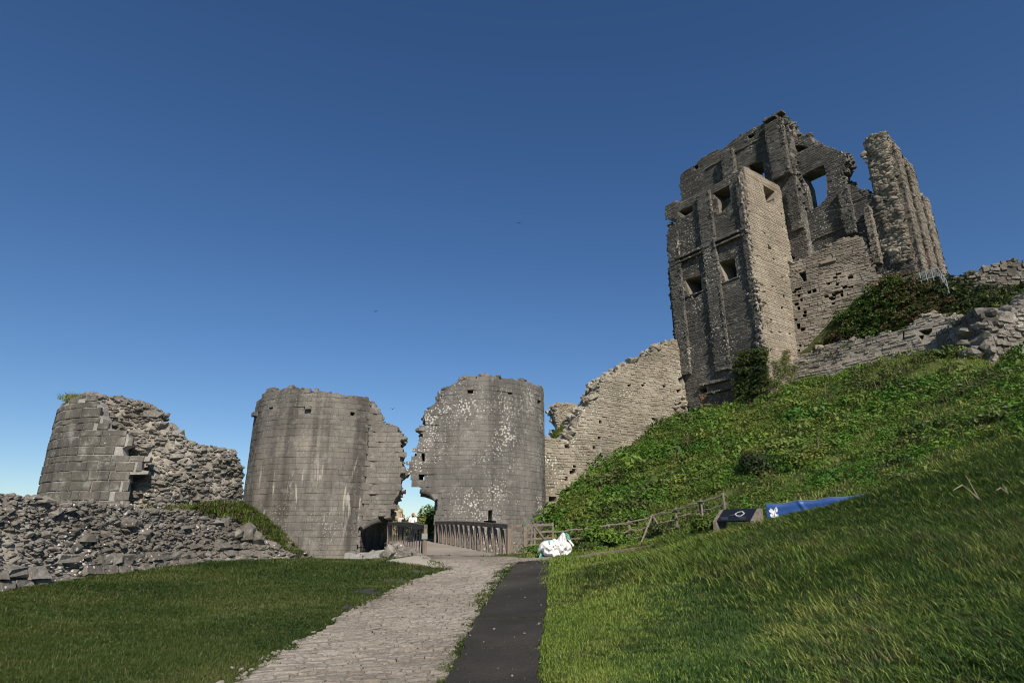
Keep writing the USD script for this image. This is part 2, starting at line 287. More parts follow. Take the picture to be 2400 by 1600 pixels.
BOXT = np.vstack([BOXF[:, [0, 1, 2]], BOXF[:, [0, 2, 3]]])
LOWF = np.array([[0, 1, 5, 4], [1, 2, 6, 5], [2, 3, 7, 6], [3, 0, 4, 7], [4, 5, 6, 7]])
LOWT = np.vstack([LOWF[:, [0, 1, 2]], LOWF[:, [0, 2, 3]]])
def courses(poly, ch, ln, rng, w0=0., proud=(.0, .03), depth=.12, gap=.012, cham=.015, jit=.006, miss=0., low=False, wav=0.):
    """stones laid in courses inside an outline: array (n, 8 or 12, 3) of u, z, w"""
    u0, v0, u1, v1 = poly.bounds; R = []; v = v0 - rng.uniform(0, ch)
    while v < v1:
        h = ch * rng.uniform(.68, 1.36); u = u0 - rng.uniform(0, ln)
        n = int((u1 - u0) / (ln * .55)) + 4; L = ln * rng.uniform(.45, 1.7, n); U = u + np.concatenate([[0], np.cumsum(L)[:-1]])
        R.append(np.stack([U, np.full(n, v), L, np.full(n, h)], 1)); v += h
    R = np.vstack(R); cx, cy = R[:, 0] + R[:, 2] / 2, R[:, 1] + R[:, 3] / 2
    big = poly.buffer(.02); shapely.prepare(big); shapely.prepare(poly)
    ok = shapely.contains_xy(big, cx, cy) & (shapely.contains_xy(poly, R[:, 0] + .2 * R[:, 2], cy) | shapely.contains_xy(poly, R[:, 0] + .8 * R[:, 2], cy))
    if miss: ok &= rng.random(len(R)) > miss
    # stones must not cross an opening
    q = np.ones(len(R), bool)
    for fx in (.12, .3, .42, .5, .58, .7, .88): q &= shapely.contains_xy(big, R[:, 0] + fx * R[:, 2], cy)
    R = R[ok]; q = q[ok]; n = len(R)
    if wav: R[:, 1] += wav * np.sin(R[:, 0] * .9 + 1)
    R[~q, 0] += R[~q, 2] * .2; R[~q, 2] *= .6
    full = shapely.union_all([Polygon(p_.exterior) for p_ in getattr(poly, 'geoms', [poly])]); hole = full.difference(poly); bad = np.zeros(n, bool)
    if hole.area > 1e-4:
        shapely.prepare(hole)
        for fx in (.04, .2, .35, .5, .65, .8, .96):
            for fy in (.25, .75): bad |= shapely.contains_xy(hole, R[:, 0] + fx * R[:, 2], R[:, 1] + fy * R[:, 3])
    R = R[~bad]; n = len(R)
    pr = rng.uniform(*proud, n) + w0; g = gap / 2
    a, b, cc, d = R[:, 0] + g, R[:, 0] + R[:, 2] - g, R[:, 1] + g, R[:, 1] + R[:, 3] - g
    def quad(i, w): return np.stack([np.stack([a + i, cc + i, w], 1), np.stack([b - i, cc + i, w], 1), np.stack([b - i, d - i, w], 1), np.stack([a + i, d - i, w], 1)], 1)
    lay = [quad(0, pr - depth)]
    if low: lay.append(quad(cham, pr))
    else: lay += [quad(0, pr - cham), quad(cham, pr)]
    V = np.concatenate(lay, 1); V[:, 4:] += rng.normal(0, jit, V[:, 4:].shape)
    return V
ROCKS = []
for q in range(14):
    ico = trimesh.creation.icosphere(0); r = np.random.default_rng(100 + q); v = ico.vertices + r.normal(0, .10, ico.vertices.shape)
    v = v / (np.abs(v) ** 3.5).sum(1, keepdims=True) ** (1 / 3.5); v *= r.uniform(.82, 1.1, (len(v), 1)); ROCKS.append(v)
ROCKF = np.array(trimesh.creation.icosphere(0).faces)
def rocks(pos, size, rng, ax=None, flat=.62, tilt=.35):
    """irregular stones at world points; size = half length; ax = (n,2) plan direction of the long side"""
    n = len(pos); V = np.array(ROCKS)[rng.integers(0, len(ROCKS), n)].copy()
    s = np.stack([size * rng.uniform(.85, 1.35, n), size * rng.uniform(.7, 1.1, n), size * flat * rng.uniform(.7, 1.25, n)], 1)
    V *= s[:, None]
    ang = rng.uniform(0, 2 * np.pi, n) if ax is None else np.arctan2(ax[:, 1], ax[:, 0]) + rng.normal(0, .35, n)
    t1, t2 = rng.normal(0, tilt, n), rng.normal(0, tilt, n)
    def rot(V, i, j, a):
        x, y = V[..., i].copy(), V[..., j].copy(); V[..., i] = x * np.cos(a)[:, None] - y * np.sin(a)[:, None]; V[..., j] = x * np.sin(a)[:, None] + y * np.cos(a)[:, None]
    rot(V, 0, 2, t1); rot(V, 1, 2, t2); rot(V, 0, 1, ang)
    return V + np.asarray(pos)[:, None]
def put(V, tris, name, mat, parent, kind='stuff', parts=0, part_name='stone'):
    """V (n, k, 3) world vertices of n pieces: the largest-looking become parts of their own, the rest one mesh"""
    n = len(V)
    if n == 0: return
    idx = np.arange(n)
    if parts:
        ext = V.max(1) - V.min(1); sz = np.linalg.norm(ext, axis=1) / np.linalg.norm(V.mean(1)[:, :2], axis=1); order = np.argsort(-sz)
        for i in order[:parts]: obj(part_name, (V[i], tris), mat, parent)
        idx = order[parts:]
    if len(idx):
        kk = V.shape[1]; f = (tris[None] + (np.arange(len(idx)) * kk)[:, None, None]).reshape(-1, 3)
        obj(name, (V[idx].reshape(-1, 3), f), mat, parent, kind=kind)
def edge_rocks(wall, poly, T, rng, size=.16, dens=5., w0=0., zmin=-99, eskip=None, which=None):
    """stones sticking out of the broken edges of a wall"""
    pts = []
    for g in getattr(poly, 'geoms', [poly]):
        for r in [g.exterior] + (list(g.interiors) if which == 'all' else []):
            n = int(r.length * dens * max(T, .4))
            for d in rng.uniform(0, r.length, n):
                p = r.interpolate(d)
                if p.y > zmin and not (eskip and eskip(p.x, p.y)): pts.append((p.x, p.y, w0 - rng.uniform(0, T)))
    if not pts: return np.zeros((0, 12, 3))
    uvw = np.array(pts); s = size * rng.lognormal(0, .35, len(pts))
    return rocks(wall.xyz(uvw), s, rng, flat=.55)
def build_wall(parent, wall, poly, T, core_name, core_mat, st_mat, ch, ln, rng, w0=0., rag=.0, holes=(), zcut=None, edge=.16, edens=4., refine=None, parts=0, low=False, stuff='masonry', eskip=None, **kw):
    for h in holes: poly = poly.difference(h)
    if rag: poly = ragged(poly, rag, rng, zmin=zcut)
    cm = to_manifold(poly.buffer(-.04), T, w0 - .035, refine)
    v, f, _ = meshkit.arrays(cm); core = obj(core_name, (wall.xyz(v), f if wall.flip > 0 else f), core_mat, parent)
    V = courses(poly, ch, ln, rng, w0=w0, low=low, **kw)
    host = core if not parts else core
    put(wall.xyz(V), LOWT if low else BOXT, stuff, st_mat, host, parts=parts)
    if edge:
        E = edge_rocks(wall, poly, T, rng, size=edge, dens=edens, w0=w0 - .1, eskip=eskip, zmin=-99 if zcut is None else zcut)
        if len(E): put(E, ROCKF, 'broken_edge', st_mat, host)
    return core
# ------------------------------------------------------------------ the keep on the hill
D1 = nrm([-.593, .805]); D2 = nrm([.826, .563]); N1 = np.array([-D1[1], D1[0]]); N1 = -N1 if N1 @ np.array([-.4, -.9]) < 0 else N1
C0 = np.array([18.4, 42.0]); I0 = C0 + 5.6 * D2
keep = thing('castle_keep', 'tall ruined grey stone keep with empty windows on top of the green mound', 'castle ruin')
r = np.random.default_rng(11)
# front block (annexe): dark buttressed front and sunlit side
WA = Wall([C0 - 1e-6 * D1, C0 + 9.0 * D1])
LEFTA = z4([(185, 760), (190, 860), (215, 915), (203, 950), (215, 1130), (228, 1180), (200, 1222), (214, 1270), (222, 1440), (240, 1568)]) + zc([(1165, 30), (1172, 60), (1190, 250), (1228, 370), (1222, 500), (1250, 545), (1292, 640)])
BOTA = zc([(1420, 612), (1540, 592), (1700, 560)]) + [(1790, 925)]
pA = WA.poly(LEFTA + BOTA + [(1800, 830), (1772, 620), (1744, 388)] + z4([(600, 585), (420, 668), (300, 742), (285, 728), (255, 722), (200, 745)]))
u_, v_, _, _ = pA.bounds; pA = pA.intersection(sbox(0.0, v_, 99, 99))
WINA = [z4(p) for p in ([(285, 800), (380, 757), (385, 800), (325, 835)], [(553, 660), (650, 612), (662, 735), (600, 800), (590, 700)], [(603, 1172), (705, 1140), (720, 1290), (652, 1312)], [(350, 1300), (440, 1272), (450, 1395), (395, 1440)], [(195, 862), (270, 850), (262, 890), (215, 915)], [(800, 1345), (845, 1325), (840, 1352), (808, 1362)])] + [zc(p) for p in ([(1360, 452), (1413, 435), (1418, 487), (1385, 492)], [(1625, 371), (1668, 356), (1672, 405), (1635, 407)])]
WINA = [WA.poly(p) for p in WINA]
WINA = [p.union(shapely.affinity.translate(p, .2, -.02)).buffer(.02) if i in (1, 2, 3) else p for i, p in enumerate(WINA)]
pits = []
for px, py in zip(r.uniform(1560, 1780, 60), r.uniform(420, 900, 60)):
    u, v = WA.uv(px, py); pits.append(sbox(u, v, u + r.uniform(.12, .25), v + r.uniform(.12, .22)))
fa = build_wall(keep, WA, pA, 1.7, 'front_wall', M_PLINTH, M_KEEP, .155, .38, r, rag=.10, holes=WINA, zcut=10., proud=(-.012, .02), depth=.10, gap=.02, low=True, jit=.008, edge=.2, edens=3.0, miss=.012, eskip=lambda u, z: u < .35 and z < 33.)
# side face in the sun
WB = Wall([C0, I0])
pB = WB.poly(z4([(765, 465), (870, 525), (1000, 600), (1075, 640)]) + [(1850, 560), (1862, 760), (1880, 960), (1790, 960), (1772, 620)])
u_, v_, _, _ = pB.bounds; pB = sbox(-.02, v_, 5.75, 60).intersection(pB.union(sbox(0, v_, 5.6, pB.bounds[3] - 4.2)))
WINB = [WB.poly(z4(p)) for p in ([(905, 605), (990, 655), (982, 760), (932, 735)], [(940, 1038), (970, 1072), (966, 1086), (945, 1078)])]
for q in range(26):
    u, v = r.uniform(.3, 5.2), r.uniform(14, 32); WINB.append(sbox(u, v, u + r.uniform(.1, .24), v + r.uniform(.1, .22)))
# the side wall starts behind the front wall's thickness
build_wall(keep, WB, pB.intersection(sbox(.0, 0, 99, 99)), 1.5, 'side_wall', M_KEEPTAN, M_KEEPTAN, .15, .33, r, rag=.05, holes=WINB, zcut=12., proud=(-.012, .02), depth=.08, gap=.016, low=True, jit=.006, edge=.14, edens=3., miss=.01, eskip=lambda u, z: (u < .35 or u > 5.2) and z < 33.)
# buttresses of the front: left clasping, middle, right corner
def vrange(wall, pxa, pxb): return wall.uv(*pxa), wall.uv(*pxb)
def buttress(wall, pxl_top, pxr_top, ztop, zbot, dep, mat, rr, ch=.155):
    ul, ur = sorted((wall.uv(*pxl_top)[0], wall.uv(*pxr_top)[0]))
    p = sbox(ul, zbot, ur, ztop); th = dep + .3
    cmn = to_manifold(p.buffer(-.02), th, dep - .03); v, f, _ = meshkit.arrays(cmn); o = obj('buttress', (wall.xyz(v), f), mat, keep)
    V = courses(p, ch, .4, rr, w0=dep, proud=(-.02, .03), depth=.09, gap=.018, cham=.012, jit=.006, low=True)
    put(wall.xyz(V), LOWT, 'masonry', mat, o)
    # the two cheeks
    for us in (ul, ur):
        q = courses(sbox(0, zbot, dep, ztop), ch, .35, rr, w0=0., proud=(.0, .02), depth=.06, gap=.018, cham=.01, jit=.004, low=True)
        X = np.stack([us + (q[..., 2] if us == ur else -q[..., 2]), q[..., 1], q[..., 0]], -1)
        put(wall.xyz(X), LOWT, 'masonry', mat, o)
zA = lambda p: WA.uv(*p)[1]
t1, = z4([(430, 690)]); t1b, = z4([(520, 640)]); b1, = zc([(1430, 340)])
buttress(WA, t1, t1b, zA(t1), zA(b1), .30, M_KEEP, r)
t2, = z4([(706, 540)]); u2 = WA.uv(*t2)[0]; b2, = zc([(1750, 240)])
p2 = (1744, 388)
ul = u2; ztop = WA.uv(*t2)[1]
def corner_buttress(u0, u1, z0, z1, dep):
    p = sbox(u0, z0, u1, z1); cmn = to_manifold(p.buffer(-.02), dep + .3, dep - .03); v, f, _ = meshkit.arrays(cmn); o = obj('buttress', (WA.xyz(v), f), M_KEEP, keep)
    put(WA.xyz(courses(p, .155, .4, r, w0=dep, proud=(-.02, .03), depth=.09, gap=.018, cham=.012, jit=.006, low=True)), LOWT, 'masonry', M_KEEP, o)
    q = courses(sbox(0, z0, dep, z1), .155, .35, r, proud=(.0, .02), depth=.06, gap=.018, cham=.01, jit=.004, low=True)
    put(WA.xyz(np.stack([u0 - q[..., 2], q[..., 1], q[..., 0]], -1)), LOWT, 'masonry', M_KEEPTAN, o)
    put(WA.xyz(np.stack([u1 + q[..., 2], q[..., 1], q[..., 0]], -1)), LOWT, 'masonry', M_KEEP, o)
corner_buttress(0.0, ul, 20.5, ztop - .2, .28)
corner_buttress(0.0, ul * .9, 12.0, 20.2, .22)
lb0 = WA.uv(*z4([(290, 1000)])[0])[0]; lb1 = WA.uv(*z4([(203, 1000)])[0])[0]
lz1 = WA.uv(*z4([(205, 960)])[0])[1]
buttress(WA, z4([(288, 1000)])[0], z4([(212, 1000)])[0], lz1 - .3, 14.5, .30, M_KEEP, r)
# string courses and offsets of the front
for i, (pa, dz, h, pr, u1) in enumerate([(z4([(700, 975)])[0], 0, .20, .35, 7.4), (z4([(700, 1010)])[0], 0, .14, .32, 7.4), (z4([(640, 1320)])[0], 0, .14, .06, 7.3), (zc([(1560, 395)])[0], 0, .22, .36, 5.6), (zc([(1560, 470)])[0], 0, .2, .38, 5.2)]):
    zc0 = WA.uv(*pa)[1] + dz; p = sbox(0, zc0, u1, zc0 + h)
    put(WA.xyz(courses(p.buffer(.01), h, .7, r, w0=pr, proud=(-.02, .03), depth=pr + .1, gap=.012, cham=.03, jit=.012)), BOXT, 'string_course', M_KEEP, fa)
for q in ([(1368, 492), (1416, 486), (1420, 560), (1400, 612), (1376, 616)], [(1620, 412), (1676, 404), (1680, 490), (1672, 552), (1628, 545)]):
    put(WA.xyz(courses(WA.poly(zc(q)), .16, .34, r, w0=.05, proud=(-.012, .02), depth=.12, gap=.016, cham=.012, jit=.006, low=True)), LOWT, 'stained_stones', M_STAIN, fa)
# lintels, lit window backs, rubble hollow at the ragged corner
for px, py, s in [(1770, 668, .34), (1776, 690, .3), (1768, 700, .25), (1780, 715, .24), (1772, 740, .22), (1784, 795, .25), (1788, 812, .3), (1779, 825, .25)]:
    u, v = WA.uv(px, py)
    pos = WA.xyz(np.stack([u + r.normal(0, .25, 9), v + r.normal(0, .3, 9), np.full(9, .06)], 1)); put(rocks(pos, np.full(9, s * .6), r), ROCKF, 'loose_masonry', M_KEEPTAN, fa)
# rest of the front block: far side, unseen slabs added inside to keep the windows dark
WL = Wall([C0 + 7.2 * D1 + .5 * D2, C0 + 7.2 * D1 + 5.6 * D2])
zt = pA.bounds[3]
pl = sbox(0.2, 8, 5.6, zt - 6.); v, f, _ = meshkit.arrays(to_manifold(pl, 1.4, 0)); obj('far_side_wall', (WL.xyz(v), f), M_KEEP, keep)
for zf in (20.5, 14.0):
    A = [C0 + .3 * D1 + .5 * D2, C0 + 7.6 * D1 + .5 * D2, C0 + 7.6 * D1 + 5.7 * D2, C0 + .3 * D1 + 5.7 * D2]
    m = trimesh.creation.extrude_polygon(Polygon(A), .5); m.apply_translation((0, 0, zf)); obj('added_shade_slab', m, M_KEEP, keep)
# main block wall behind, rising above
WM = Wall([I0 - 1.41 * D1, I0 + 13 * D1])
TOPM = z4([(290, 540), (320, 512), (400, 462), (440, 420), (500, 385), (552, 350), (598, 352), (690, 272), (745, 235), (800, 205), (868, 167), (920, 162), (935, 110), (980, 85), (1012, 73), (1040, 92), (1060, 95)])
pM = WM.poly(TOPM + [(1849, 330), (1866, 420), (1880, 495), (1895, 600), (1850, 720), (1700, 700), (1610, 600)] + z4([(312, 800), (300, 740)]))
pM = pM.intersection(sbox(0, 0, 99, 99))
WINM = [WM.poly(z4(p)) for p in ([(800, 462), (895, 436), (928, 640), (830, 650)], [(790, 245), (840, 225), (836, 252), (800, 266)], [(665, 385), (705, 368), (700, 385), (672, 398)], [(400, 470), (425, 462), (420, 490), (405, 492)], [(1062, 1130), (1098, 1118), (1136, 1143), (1080, 1190)])]
fm = build_wall(keep, WM, pM, 2.2, 'main_wall', M_KEEP, M_KEEP, .16, .40, r, rag=.12, holes=WINM, zcut=28., proud=(-.012, .022), depth=.10, gap=.02, low=True, jit=.008, edge=.17, edens=4, miss=.012)
zM = lambda p: WM.uv(*p)[1]
# buttresses on the main wall
for (a, b, zt_, zb_) in [(z4([(612, 370)])[0], z4([(700, 380)])[0], zM(z4([(605, 360)])[0]) - .5, zM(z4([(640, 560)])[0]) - 2), (z4([(955, 300)])[0], z4([(1085, 300)])[0], zM(z4([(1000, 120)])[0]) - .4, zM(z4([(1050, 560)])[0]))]:
    buttress(WM, a, b, zt_, zb_, .55, M_KEEP, r, ch=.16)
buttress(WM, z4([(1075, 600)])[0], z4([(1185, 780)])[0], zM(z4([(1110, 640)])[0]), zM(z4([(1120, 960)])[0]), .30, M_KEEP, r, ch=.16)
for pa, h, pr in [(z4([(850, 290)])[0], .14, .12), (z4([(1000, 130)])[0], .18, .62)]:
    zc0 = zM(pa); put(WM.xyz(courses(sbox(0.05 if pr < .5 else 0, zc0, 8.5 if pr < .5 else 2.0, zc0 + h), h, .7, r, w0=pr, proud=(-.02, .03), depth=pr + .1, gap=.012, cham=.03, jit=.012)), BOXT, 'string_course', M_KEEP, fm)
# window wall with the pinnacle, set back
PW = I0 - .9 * N1
WW = Wall([PW - 9.0 * D1, PW + 1.6 * D1])
TOPW = z4([(1095, 280), (1140, 305), (1150, 285), (1180, 240), (1225, 232), (1265, 250), (1275, 310), (1340, 305), (1390, 330), (1440, 352), (1500, 368), (1514, 440), (1488, 490), (1500, 570), (1512, 600), (1560, 612), (1640, 640), (1700, 690), (1740, 715), (1742, 690), (1728, 610), (1710, 560), (1702, 450), (1685, 390), (1680, 335), (1692, 270), (1722, 240), (1760, 215), (1780, 200)])
pW = WW.poly(TOPW + [(2069, 304), (2102, 440), (2138, 601), (2150, 665), (1840, 665)])
WINW = [WW.poly(z4(p)) for p in ([(1190, 540), (1240, 515), (1300, 488), (1345, 468), (1362, 520), (1368, 600), (1365, 700), (1340, 728), (1310, 760), (1250, 790), (1235, 700), (1218, 600)], [(1140, 318), (1190, 315), (1235, 330), (1200, 345), (1150, 372)], [(1468, 505), (1492, 500), (1488, 585), (1476, 590)])]
fw = build_wall(keep, WW, pW, 1.5, 'window_wall', M_KEEP, M_KEEP, .16, .40, r, rag=.13, holes=WINW, zcut=22., proud=(-.012, .022), depth=.10, gap=.02, low=True, jit=.008, edge=.17, edens=4, miss=.012)
for (a, b, ta, ba) in [((1480, 700), (1555, 700), (1475, 650), (1520, 990)), ((1680, 900), (1730, 900), (1690, 780), (1740, 1200)), ((1160, 900), (1110, 900), (1150, 830), (1120, 1050))]:
    buttress(WW, z4([a])[0], z4([b])[0], WW.uv(*z4([ta])[0])[1], WW.uv(*z4([ba])[0])[1], .45, M_KEEP if a[0] < 1600 else M_PLINTH, r, ch=.16)
for pa, h, pr in [(z4([(1400, 965)])[0], .14, .14), (z4([(1400, 995)])[0], .12, .10), (z4([(1300, 850)])[0], .1, .06)]:
    zc0 = WW.uv(*pa)[1]; put(WW.xyz(courses(sbox(1.6, zc0, 7.2 if pr > .08 else 6, zc0 + h), h, .7, r, w0=pr, proud=(-.02, .03), depth=pr + .1, gap=.012, cham=.03, jit=.012)), BOXT, 'string_course', M_KEEP, fw)
# torn face of the pinnacle: rubble standing proud of it
pend = WW.poly(z6([(375, 150), (355, 260), (385, 330), (400, 500), (430, 690), (470, 800), (510, 960), (545, 1100), (565, 1250), (660, 1250), (735, 1210), (700, 1050), (640, 800), (560, 450), (490, 110)]))
P = []; u0, v0, u1, v1 = pend.bounds
pts = np.stack([r.uniform(u0, u1, 2600), r.uniform(v0, v1, 2600)], 1); pts = pts[shapely.contains_xy(pend, pts[:, 0], pts[:, 1])]
uvw = np.concatenate([pts, (meshkit.fbm(np.concatenate([pts * [.9, 2.2], pts[:, :1] * 0], 1), 3) - .42)[:, None] * .5], 1)
put(rocks(WW.xyz(uvw), .105 * r.lognormal(0, .35, len(uvw)), r, ax=np.repeat(WW.T[:1], len(uvw), 0), tilt=.2), ROCKF, 'torn_masonry', M_PLINTH, fw)
# side wall of the pinnacle running back, buttressed
us = WW.uv(2105, 450)[0]; R0 = WW.xyz(np.array([us, 0, 0.]))[:2]
WS = Wall([R0, R0 + 6 * D2])
pS = WS.poly(z6([(478, 85), (545, 150), (580, 190), (602, 222), (622, 290), (680, 340), (720, 385), (760, 480), (800, 620), (870, 860), (950, 1240), (990, 1340), (800, 1420), (745, 1250), (640, 760)]))
pS = pS.intersection(sbox(0, 0, 99, 99))
build_wall(keep, WS, pS, 1.6, 'pinnacle_side_wall', M_PLINTH, M_PLINTH, .16, .4, r, rag=.08, zcut=22, holes=[WS.poly(z6([(668, 490), (685, 495), (690, 535), (672, 530)]))], proud=(-.02, .03), depth=.09, gap=.02, low=True, jit=.008, edge=.2, edens=3)
for a, b, tp in [((600, 500), (640, 500), (600, 230)), ((740, 800), (790, 800), (725, 400)), ((860, 1000), (905, 1000), (800, 640))]:
    buttress(WS, z6([a])[0], z6([b])[0], WS.uv(*z6([tp])[0])[1] - .6, 19.5, .4, M_PLINTH, r, ch=.16)
# battered plinth wall below the windows
PP = I0 + 1.15 * N1
DR = np.array([D1[0] * math.cos(.22) - D1[1] * math.sin(.22), D1[0] * math.sin(.22) + D1[1] * math.cos(.22)]); WP = Wall([PP - 9 * DR, PP + 1.5 * DR], lean=.10, z0=18.)
pP = WP.poly(z4([(1048, 1212), (1062, 1195), (1110, 1180), (1200, 1150), (1300, 1098), (1400, 1040), (1460, 1008), (1560, 985), (1640, 988), (1680, 1040), (1702, 1130), (1750, 1270), (1792, 1395)]) + [(2085, 720), (1900, 900), (1858, 900), (1850, 760)])
HP = [WP.poly(z4(p)) for p in ([(1170, 1256), (1214, 1240), (1222, 1308), (1202, 1312)],)]
for px, py in list(zip(r.normal(1868, 16, 30), r.uniform(680, 860, 30))) + list(zip(r.uniform(1870, 2020, 22), r.uniform(640, 720, 22))):
    u, v = WP.uv(px, py); HP.append(sbox(u, v, u + r.uniform(.12, .3), v + r.uniform(.1, .24)))
build_wall(keep, WP, pP, .95, 'plinth_wall', M_PLINTH, M_PLINTH, .17, .36, r, rag=.12, holes=HP, zcut=17., proud=(-.03, .05), depth=.12, gap=.025, low=True, jit=.012, edge=.2, edens=4, miss=.02, parts=120, stuff='more_stones')
nu = WP.poly(z4([(1325, 1190), (1430, 1156), (1440, 1176), (1345, 1222)]))
# niche shows as a slab over a shallow shaded recess
put(WP.xyz(courses(WP.poly(z4([(1318, 1180), (1438, 1140), (1440, 1158), (1322, 1198)])), .22, .8, r, w0=.18, proud=(0, .03), depth=.25)), BOXT, 'niche_lintel', M_PLINTH, keep)

# ------------------------------------------------------------------ curtain wall from the gate to the keep
r = np.random.default_rng(12)
WC = Wall([[-1.0, 39.6], [14.5, 48.1]])
TOPC = [(1190, 1025)] + zc([(150, 832), (200, 838), (250, 862), (330, 862), (335, 800), (360, 760), (385, 700), (420, 650), (440, 600), (490, 570), (505, 530), (545, 480), (555, 430), (565, 398), (590, 380), (640, 340), (690, 305), (740, 280), (770, 255), (840, 240), (890, 205), (940, 175), (1000, 130), (1060, 90), (1130, 55), (1165, 40)])
pC = WC.poly(TOPC + [(1588, 800), (1606, 905), (1622, 1010), (1560, 1120), (1400, 1240), (1190, 1260)])
cur = thing('curtain_wall', 'long tan curtain wall climbing from the round gate tower to the keep', 'castle wall')
HC = []
for q in [[(790, 415), (815, 410), (812, 428), (795, 430)], [(900, 412), (925, 410), (922, 424), (905, 424)], [(1070, 418), (1090, 416), (1092, 430), (1075, 432)], [(1180, 455), (1215, 450), (1205, 475), (1190, 478)], [(1195, 365), (1228, 350), (1225, 395), (1205, 398)]]: HC.append(WC.poly(zc(q)))
for px, py in zip(r.uniform(1270, 1560, 26), r.uniform(950, 1190, 26)):
    u, v = WC.uv(px, py); HC.append(sbox(u, v, u + r.uniform(.15, .4), v + r.uniform(.08, .2)))
for px, py in zip(r.normal(1320, 20, 12), r.normal(1155, 7, 12)):
    u, v = WC.uv(px, py); HC.append(sbox(u, v, u + r.uniform(.3, .8), v + r.uniform(.12, .3)))
cw = build_wall(cur, WC, pC, 1.8, 'wall_face', M_CURTAIN, M_CURTAIN, .155, .38, r, rag=.13, holes=HC, zcut=5, proud=(-.025, .035), depth=.12, gap=.018, low=True, jit=.010, edge=.22, edens=4, miss=.02, parts=200, wav=.05, stuff='more_stones')
def backing(wall, poly, parent, mat, w): v, f, _ = meshkit.arrays(to_manifold(poly.buffer(-.25), .3, w)); obj('wall_back', (wall.xyz(v), f), mat, parent)
backing(WC, pC, cur, M_CURTAIN, -1.55)
for px, py in zip(r.uniform(1580, 1600, 26), r.uniform(930, 1000, 26)):
    u, v = WC.uv(px, py); put(rocks(WC.xyz(np.array([[u, v, .12]])), np.array([r.uniform(.12, .32)]), r), ROCKF, 'loose_stone', M_CURTAIN, cur, kind=None)
# broken stub behind the gap, and its grass slope
stub = thing('wall_stub', 'short broken rubble wall stub seen over the gap in the curtain wall', 'castle wall')
W11 = Wall([[1.5, 49.0], [12, 50.5]])
p11 = W11.poly(zc([(205, 640), (200, 615), (222, 570), (300, 563), (330, 575), (390, 572), (480, 568), (520, 640), (520, 860), (220, 860), (235, 760), (215, 690)]))
build_wall(stub, W11, p11, 1.6, 'stub_face', M_CURTAIN, M_CURTAIN, .19, .42, r, rag=.16, zcut=7, proud=(-.04, .08), depth=.14, gap=.03, low=True, jit=.02, edge=.26, edens=5)
ps = W11.poly(zc([(205, 640), (222, 570), (322, 572), (318, 680), (235, 780), (220, 700)]))
pts = np.stack([r.uniform(ps.bounds[0], ps.bounds[2], 500), r.uniform(ps.bounds[1], ps.bounds[3], 500)], 1); pts = pts[shapely.contains_xy(ps, pts[:, 0], pts[:, 1])]
put(rocks(W11.xyz(np.concatenate([pts, np.full((len(pts), 1), .08)], 1)), r.uniform(.1, .22, len(pts)), r), ROCKF, 'rubble_face', M_CURTAIN, stub)

# ------------------------------------------------------------------ revetment below the keep and the walls on the right
r = np.random.default_rng(13)
rev = thing('revetment_wall', 'low pale stone revetment wall along the top of the green slope under the ivy', 'stone wall')
V0 = np.array([20.6, 44.4]); V1 = V0 + 11.3 * np.array([.593, -.805])
WR = Wall([V0, V1], lean=.14, z0=13)
pR = WR.poly([(1852, 850), (1880, 835)] + z7([(0, 1130), (120, 1090), (300, 1018), (450, 985), (640, 968), (760, 930), (870, 900), (980, 890), (1080, 880), (1130, 830), (1190, 780), (1240, 720), (1320, 690), (1400, 680), (1520, 720), (1640, 690), (1660, 760), (1640, 1180), (1400, 1300), (700, 1450), (0, 1560)]) + [(1852, 960)])
HR = [WR.poly(z7(p)) for p in ([(1240, 880), (1370, 858), (1365, 890), (1335, 922), (1290, 918)], [(1240, 938), (1282, 930), (1276, 962), (1262, 972)], [(1065, 895), (1078, 893), (1074, 985), (1066, 985)])]
build_wall(rev, WR, pR, 1.0, 'wall_face', M_REV, M_REV, .16, .36, r, rag=.12, holes=HR, zcut=13, proud=(-.04, .06), depth=.13, gap=.028, low=True, jit=.014, edge=.2, edens=5, miss=.02, wav=.04, parts=200, stuff='more_stones')
backing(WR, pR, rev, M_DARKRUB, -.8); backing(WP, pP, keep, M_DARKRUB, -.7)
Q1, Q2 = np.array([26.6, 34.6]), np.array([26.2, 31.2])
crag = thing('fallen_wall', 'big pale block of fallen wall at the right edge, its left side coloured dark as shade', 'castle wall')
WX = Wall([Q1 + [0, 1.5], Q2 + [.03, .75]]); WX.flip = 1.; WX.N = np.abs(WX.N) * [-1, 0] + [0, 0.1]
px_ = Polygon([(0, 9), (WX.L[-1], 9), (WX.L[-1], 14.3), (3, 14.2), (2, 13.9), (0, 14.1)])
build_wall(crag, WX, px_, 1.0, 'shade_toned_face', M_DARKRUB, M_DARKRUB, .26, .5, r, rag=.1, zcut=10, proud=(-.04, .05), depth=.2, gap=.03, jit=.02, low=True, edge=.16, edens=4)  # darker stone puts the shade of this side into its colour
WY = Wall([Q2, [31.5, 32.6], [36, 36]], lean=.12, z0=10)
pY = WY.poly([(2318, 752), (2340, 742), (2360, 728), (2400, 712), (2460, 690), (2500, 680), (2500, 880), (2360, 880), (2330, 868)])
pY = pY.intersection(sbox(-.1, 0, 99, 99))
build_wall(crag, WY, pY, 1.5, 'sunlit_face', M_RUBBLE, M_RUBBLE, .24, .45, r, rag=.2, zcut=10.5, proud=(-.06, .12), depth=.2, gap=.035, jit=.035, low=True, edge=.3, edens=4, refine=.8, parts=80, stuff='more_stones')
upw = thing('upper_rubble_wall', 'dark rubble wall along the skyline at the far right', 'castle wall')
W9 = Wall([[26.2, 38.5], [31, 36.5], [40, 36]])
